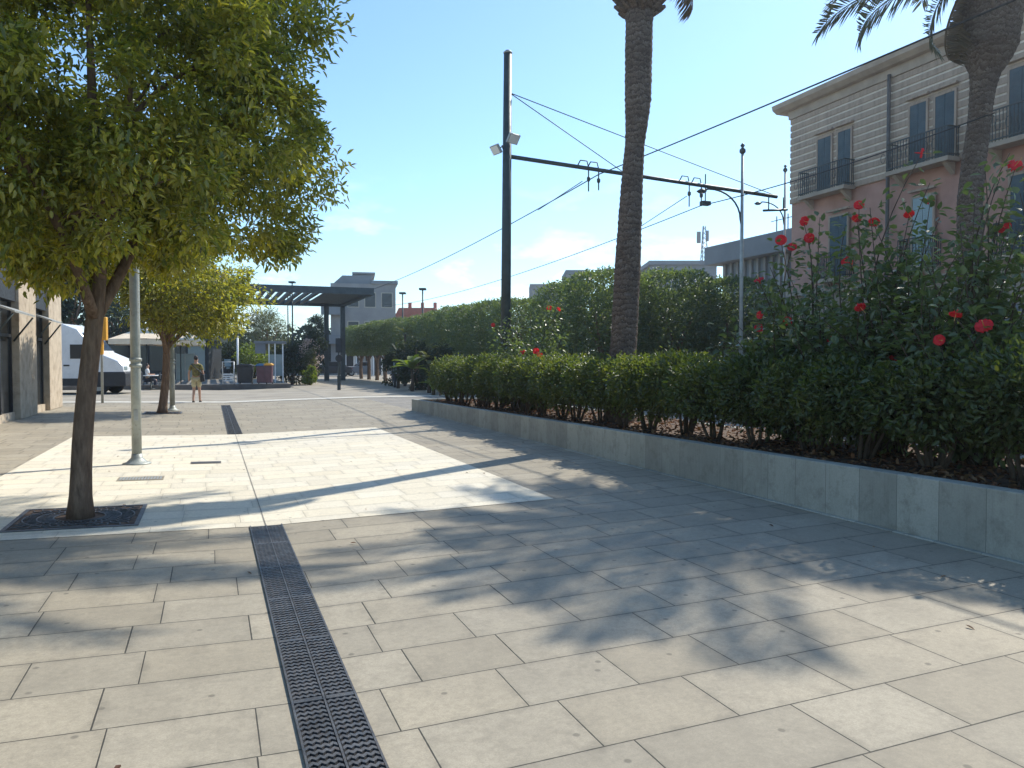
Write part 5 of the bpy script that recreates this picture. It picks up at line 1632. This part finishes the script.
# shelter with blue-grey roof
g = onplat(273, 47)
sh = thing('ticket_shelter', 'small shelter with pale posts and blue grey sign box', 'shelter', g, ANG * 0.5)
mb = MB(); mb.bb(-1.0, 0.75, -0.7, 0.7, 2.35, 2.5); mb.build('roof', M['greybld2'], sh)
mb = MB(); mb.bb(-0.95, -0.35, -0.6, -0.5, 1.75, 2.345); mb.build('sign_box', M['greybld2'], sh)
for x_ in (-0.15, 0.2, 0.65):
    mb = MB(); mb.box((x_, -0.55, 1.174), (0.07, 0.07, 2.346)); mb.build('post', M['whitep'], sh)
mb = MB(); mb.bb(-0.1, 0.15, -0.56, -0.54, 0.4, 1.7); mb.bb(0.245, 0.6, -0.56, -0.54, 0.4, 1.7); mb.build('pane', M['paleglass'], sh)
# sign post at x=339
g = G(339, 390)
sp = thing('sign_post', 'dark post with round and square sign plates near the road', 'road sign', (g.x, g.y, 0.1), ANG)
zt = P(339, 338, g.y).z - 0.1
mb = MB(); mb.tube([(0, 0, 0), (0, 0, zt)], 0.05, 8); mb.build('post', M['darksteel'], sp)
mb = MB(); mb.bb(-0.17, 0.17, -0.085, -0.055, zt - 0.75, zt - 0.02); mb.build('sign_plate', M['plastic'], sp)
mb = MB(); mb.wheel((0, -0.07, zt - 1.05), 0.19, 0.03); mb.build('round_plate', M['plastic'], sp)
mb = MB(); mb.bb(-0.08, 0.08, -0.08, 0.08, 0, 0.75); mb.build('bollard_base', M['darksteel'], sp, bevel=0.02)
# white-framed shelters far away
def white_shelter(px, Y, label):
    g = GX(px, Y)
    root = thing('tram_shelter', label, 'shelter', (g.x, g.y, 0.12), ANG, 'white framed shelters at the tram stop')
    mb = MB()
    for x_ in (-0.55, 0.55):
        for y_ in (0, 1.2): mb.box((x_, y_, 1.1), (0.16, 0.12, 2.2))
    mb.build('post', M['whitep'], root)
    mb = MB(); mb.prism([(-0.75, 2.202), (-0.4, 2.5), (0.4, 2.5), (0.75, 2.202)], -0.2, 1.4); mb.build('roof', M['greybld'], root)
    mb = MB(); mb.bb(-0.46, 0.46, 1.18, 1.22, 0.1, 2.1); mb.build('back_panel', M['plastic'], root)
    mb = MB(); mb.bb(-0.45, 0.45, 0.6, 1.0, 0.42, 0.48); mb.build('bench', M['kerb'], root)
white_shelter(351, 80, 'left white framed shelter near the pergola columns')
white_shelter(379, 76, 'right white framed shelter under the dark trees')

# parked dark cars far back
for px, Y, lab, m in ((330, 74, 'dark car parked far behind the pergola columns', 'plastic'), (364, 78, 'second far dark car between the white shelters', 'greybld2')):
    g = GX(px, Y); car((g.x, g.y, 0.1), 0.3, lab, M[m])

# ================================================================ AIR, added to stand in for lens glare and lift the shadows
hm_ = bpy.data.materials.new('haze air'); hm_.use_nodes = True
ht = hm_.node_tree; ht.nodes.clear()
ho = ht.nodes.new('ShaderNodeOutputMaterial'); pv = ht.nodes.new('ShaderNodeVolumePrincipled')
pv.inputs['Color'].default_value = (0.90, 0.95, 1.0, 1)
pv.inputs['Density'].default_value = 0.0010
pv.inputs['Anisotropy'].default_value = 0.75
ht.links.new(pv.outputs[0], ho.inputs['Volume'])
mb = MB(); mb.bb(-430, 430, -310, 650, -1.1, 19.0)
hz = mb.build('glare_haze', hm_, None, (0, 0, 0), ANG); hz['kind'] = 'stuff'; hz['label'] = 'thin added mist standing in for lens glare'

# ================================================================ CAMERA, LIGHT, WORLD
cam = bpy.data.cameras.new('camera'); co = bpy.data.objects.new('camera', cam); COL.objects.link(co)
cam.sensor_width = 36; cam.lens = 36 * F / 1024
cam.clip_end = 6000; cam.clip_start = 0.05
co.location = (0, 0, CAMH); co.rotation_euler = (PI / 2 - PITCH, 0, 0)
scene.camera = co
SUN_AZ = R(43.8); SUN_EL = R(45)
sd = Vector((math.sin(SUN_AZ) * math.cos(SUN_EL), math.cos(SUN_AZ) * math.cos(SUN_EL), math.sin(SUN_EL)))
sl = bpy.data.lights.new('sun', 'SUN'); sl.energy = 3.7; sl.angle = R(0.53); sl.color = (1.0, 0.95, 0.85)
so = bpy.data.objects.new('sun', sl); COL.objects.link(so)
so.rotation_mode = 'QUATERNION'; so.rotation_quaternion = (-sd).to_track_quat('-Z', 'Y')
so.location = (20, 20, 30)
w = bpy.data.worlds.new('World'); scene.world = w; w.use_nodes = True
nt = w.node_tree; nt.nodes.clear()
out = nt.nodes.new('ShaderNodeOutputWorld'); bg = nt.nodes.new('ShaderNodeBackground')
sky = nt.nodes.new('ShaderNodeTexSky'); sky.sky_type = 'NISHITA'; sky.sun_disc = False
sky.sun_elevation = SUN_EL; sky.sun_rotation = SUN_AZ
sky.altitude = 0; sky.air_density = 1.0; sky.dust_density = 0.35; sky.ozone_density = 2.5
tc = nt.nodes.new('ShaderNodeTexCoord')
sep = nt.nodes.new('ShaderNodeSeparateXYZ'); nt.links.new(tc.outputs['Generated'], sep.inputs[0])
def wm(op, a, b=None):
    x = nt.nodes.new('ShaderNodeMath'); x.operation = op
    for i, q in enumerate((a, b)):
        if q is None: continue
        if isinstance(q, bpy.types.NodeSocket): nt.links.new(q, x.inputs[i])
        else: x.inputs[i].default_value = q
    return x.outputs[0]
# thin cumulus banks low over the horizon, as part of the sky itself
mp = nt.nodes.new('ShaderNodeMapping'); mp.inputs['Scale'].default_value = (5.5, 5.5, 15.0); mp.inputs['Location'].default_value = (1.3, 0.4, 0.2)
nt.links.new(tc.outputs['Generated'], mp.inputs[0])
nz = nt.nodes.new('ShaderNodeTexNoise'); nz.inputs['Scale'].default_value = 1.6; nz.inputs['Detail'].default_value = 7; nz.inputs['Roughness'].default_value = 0.58
nt.links.new(mp.outputs[0], nz.inputs['Vector'])
def mrange(v, a, b, c, d):
    x = nt.nodes.new('ShaderNodeMapRange'); nt.links.new(v, x.inputs[0])
    for i, q in enumerate((a, b, c, d)): x.inputs[i + 1].default_value = q
    return x.outputs[0]
cl = mrange(nz.outputs['Fac'], 0.53, 0.70, 0.0, 0.7)
band = wm('MULTIPLY', mrange(sep.outputs[2], 0.0, 0.06, 0.4, 1.0), mrange(sep.outputs[2], 0.10, 0.24, 1.0, 0.0))
fac = wm('MULTIPLY', cl, band)
mixc = nt.nodes.new('ShaderNodeMix'); mixc.data_type = 'RGBA'
tint = nt.nodes.new('ShaderNodeMix'); tint.data_type = 'RGBA'; tint.blend_type = 'MULTIPLY'; tint.inputs['Factor'].default_value = 1.0
nt.links.new(sky.outputs[0], tint.inputs[6]); tint.inputs[7].default_value = (0.82, 0.95, 1.0, 1)
nt.links.new(fac, mixc.inputs['Factor']); nt.links.new(tint.outputs[2], mixc.inputs[6]); mixc.inputs[7].default_value = (7.0, 7.2, 7.5, 1)
nt.links.new(mixc.outputs[2], bg.inputs['Color'])
bg.inputs['Strength'].default_value = 0.15
nt.links.new(bg.outputs[0], out.inputs['Surface'])
scene.view_settings.view_transform = 'Standard'
scene.view_settings.look = 'None'
scene.view_settings.exposure = 0.68
scene.view_settings.gamma = 1.0
scene.render.engine = 'CYCLES'
scene.cycles.max_bounces = 6
scene.cycles.use_denoising = True
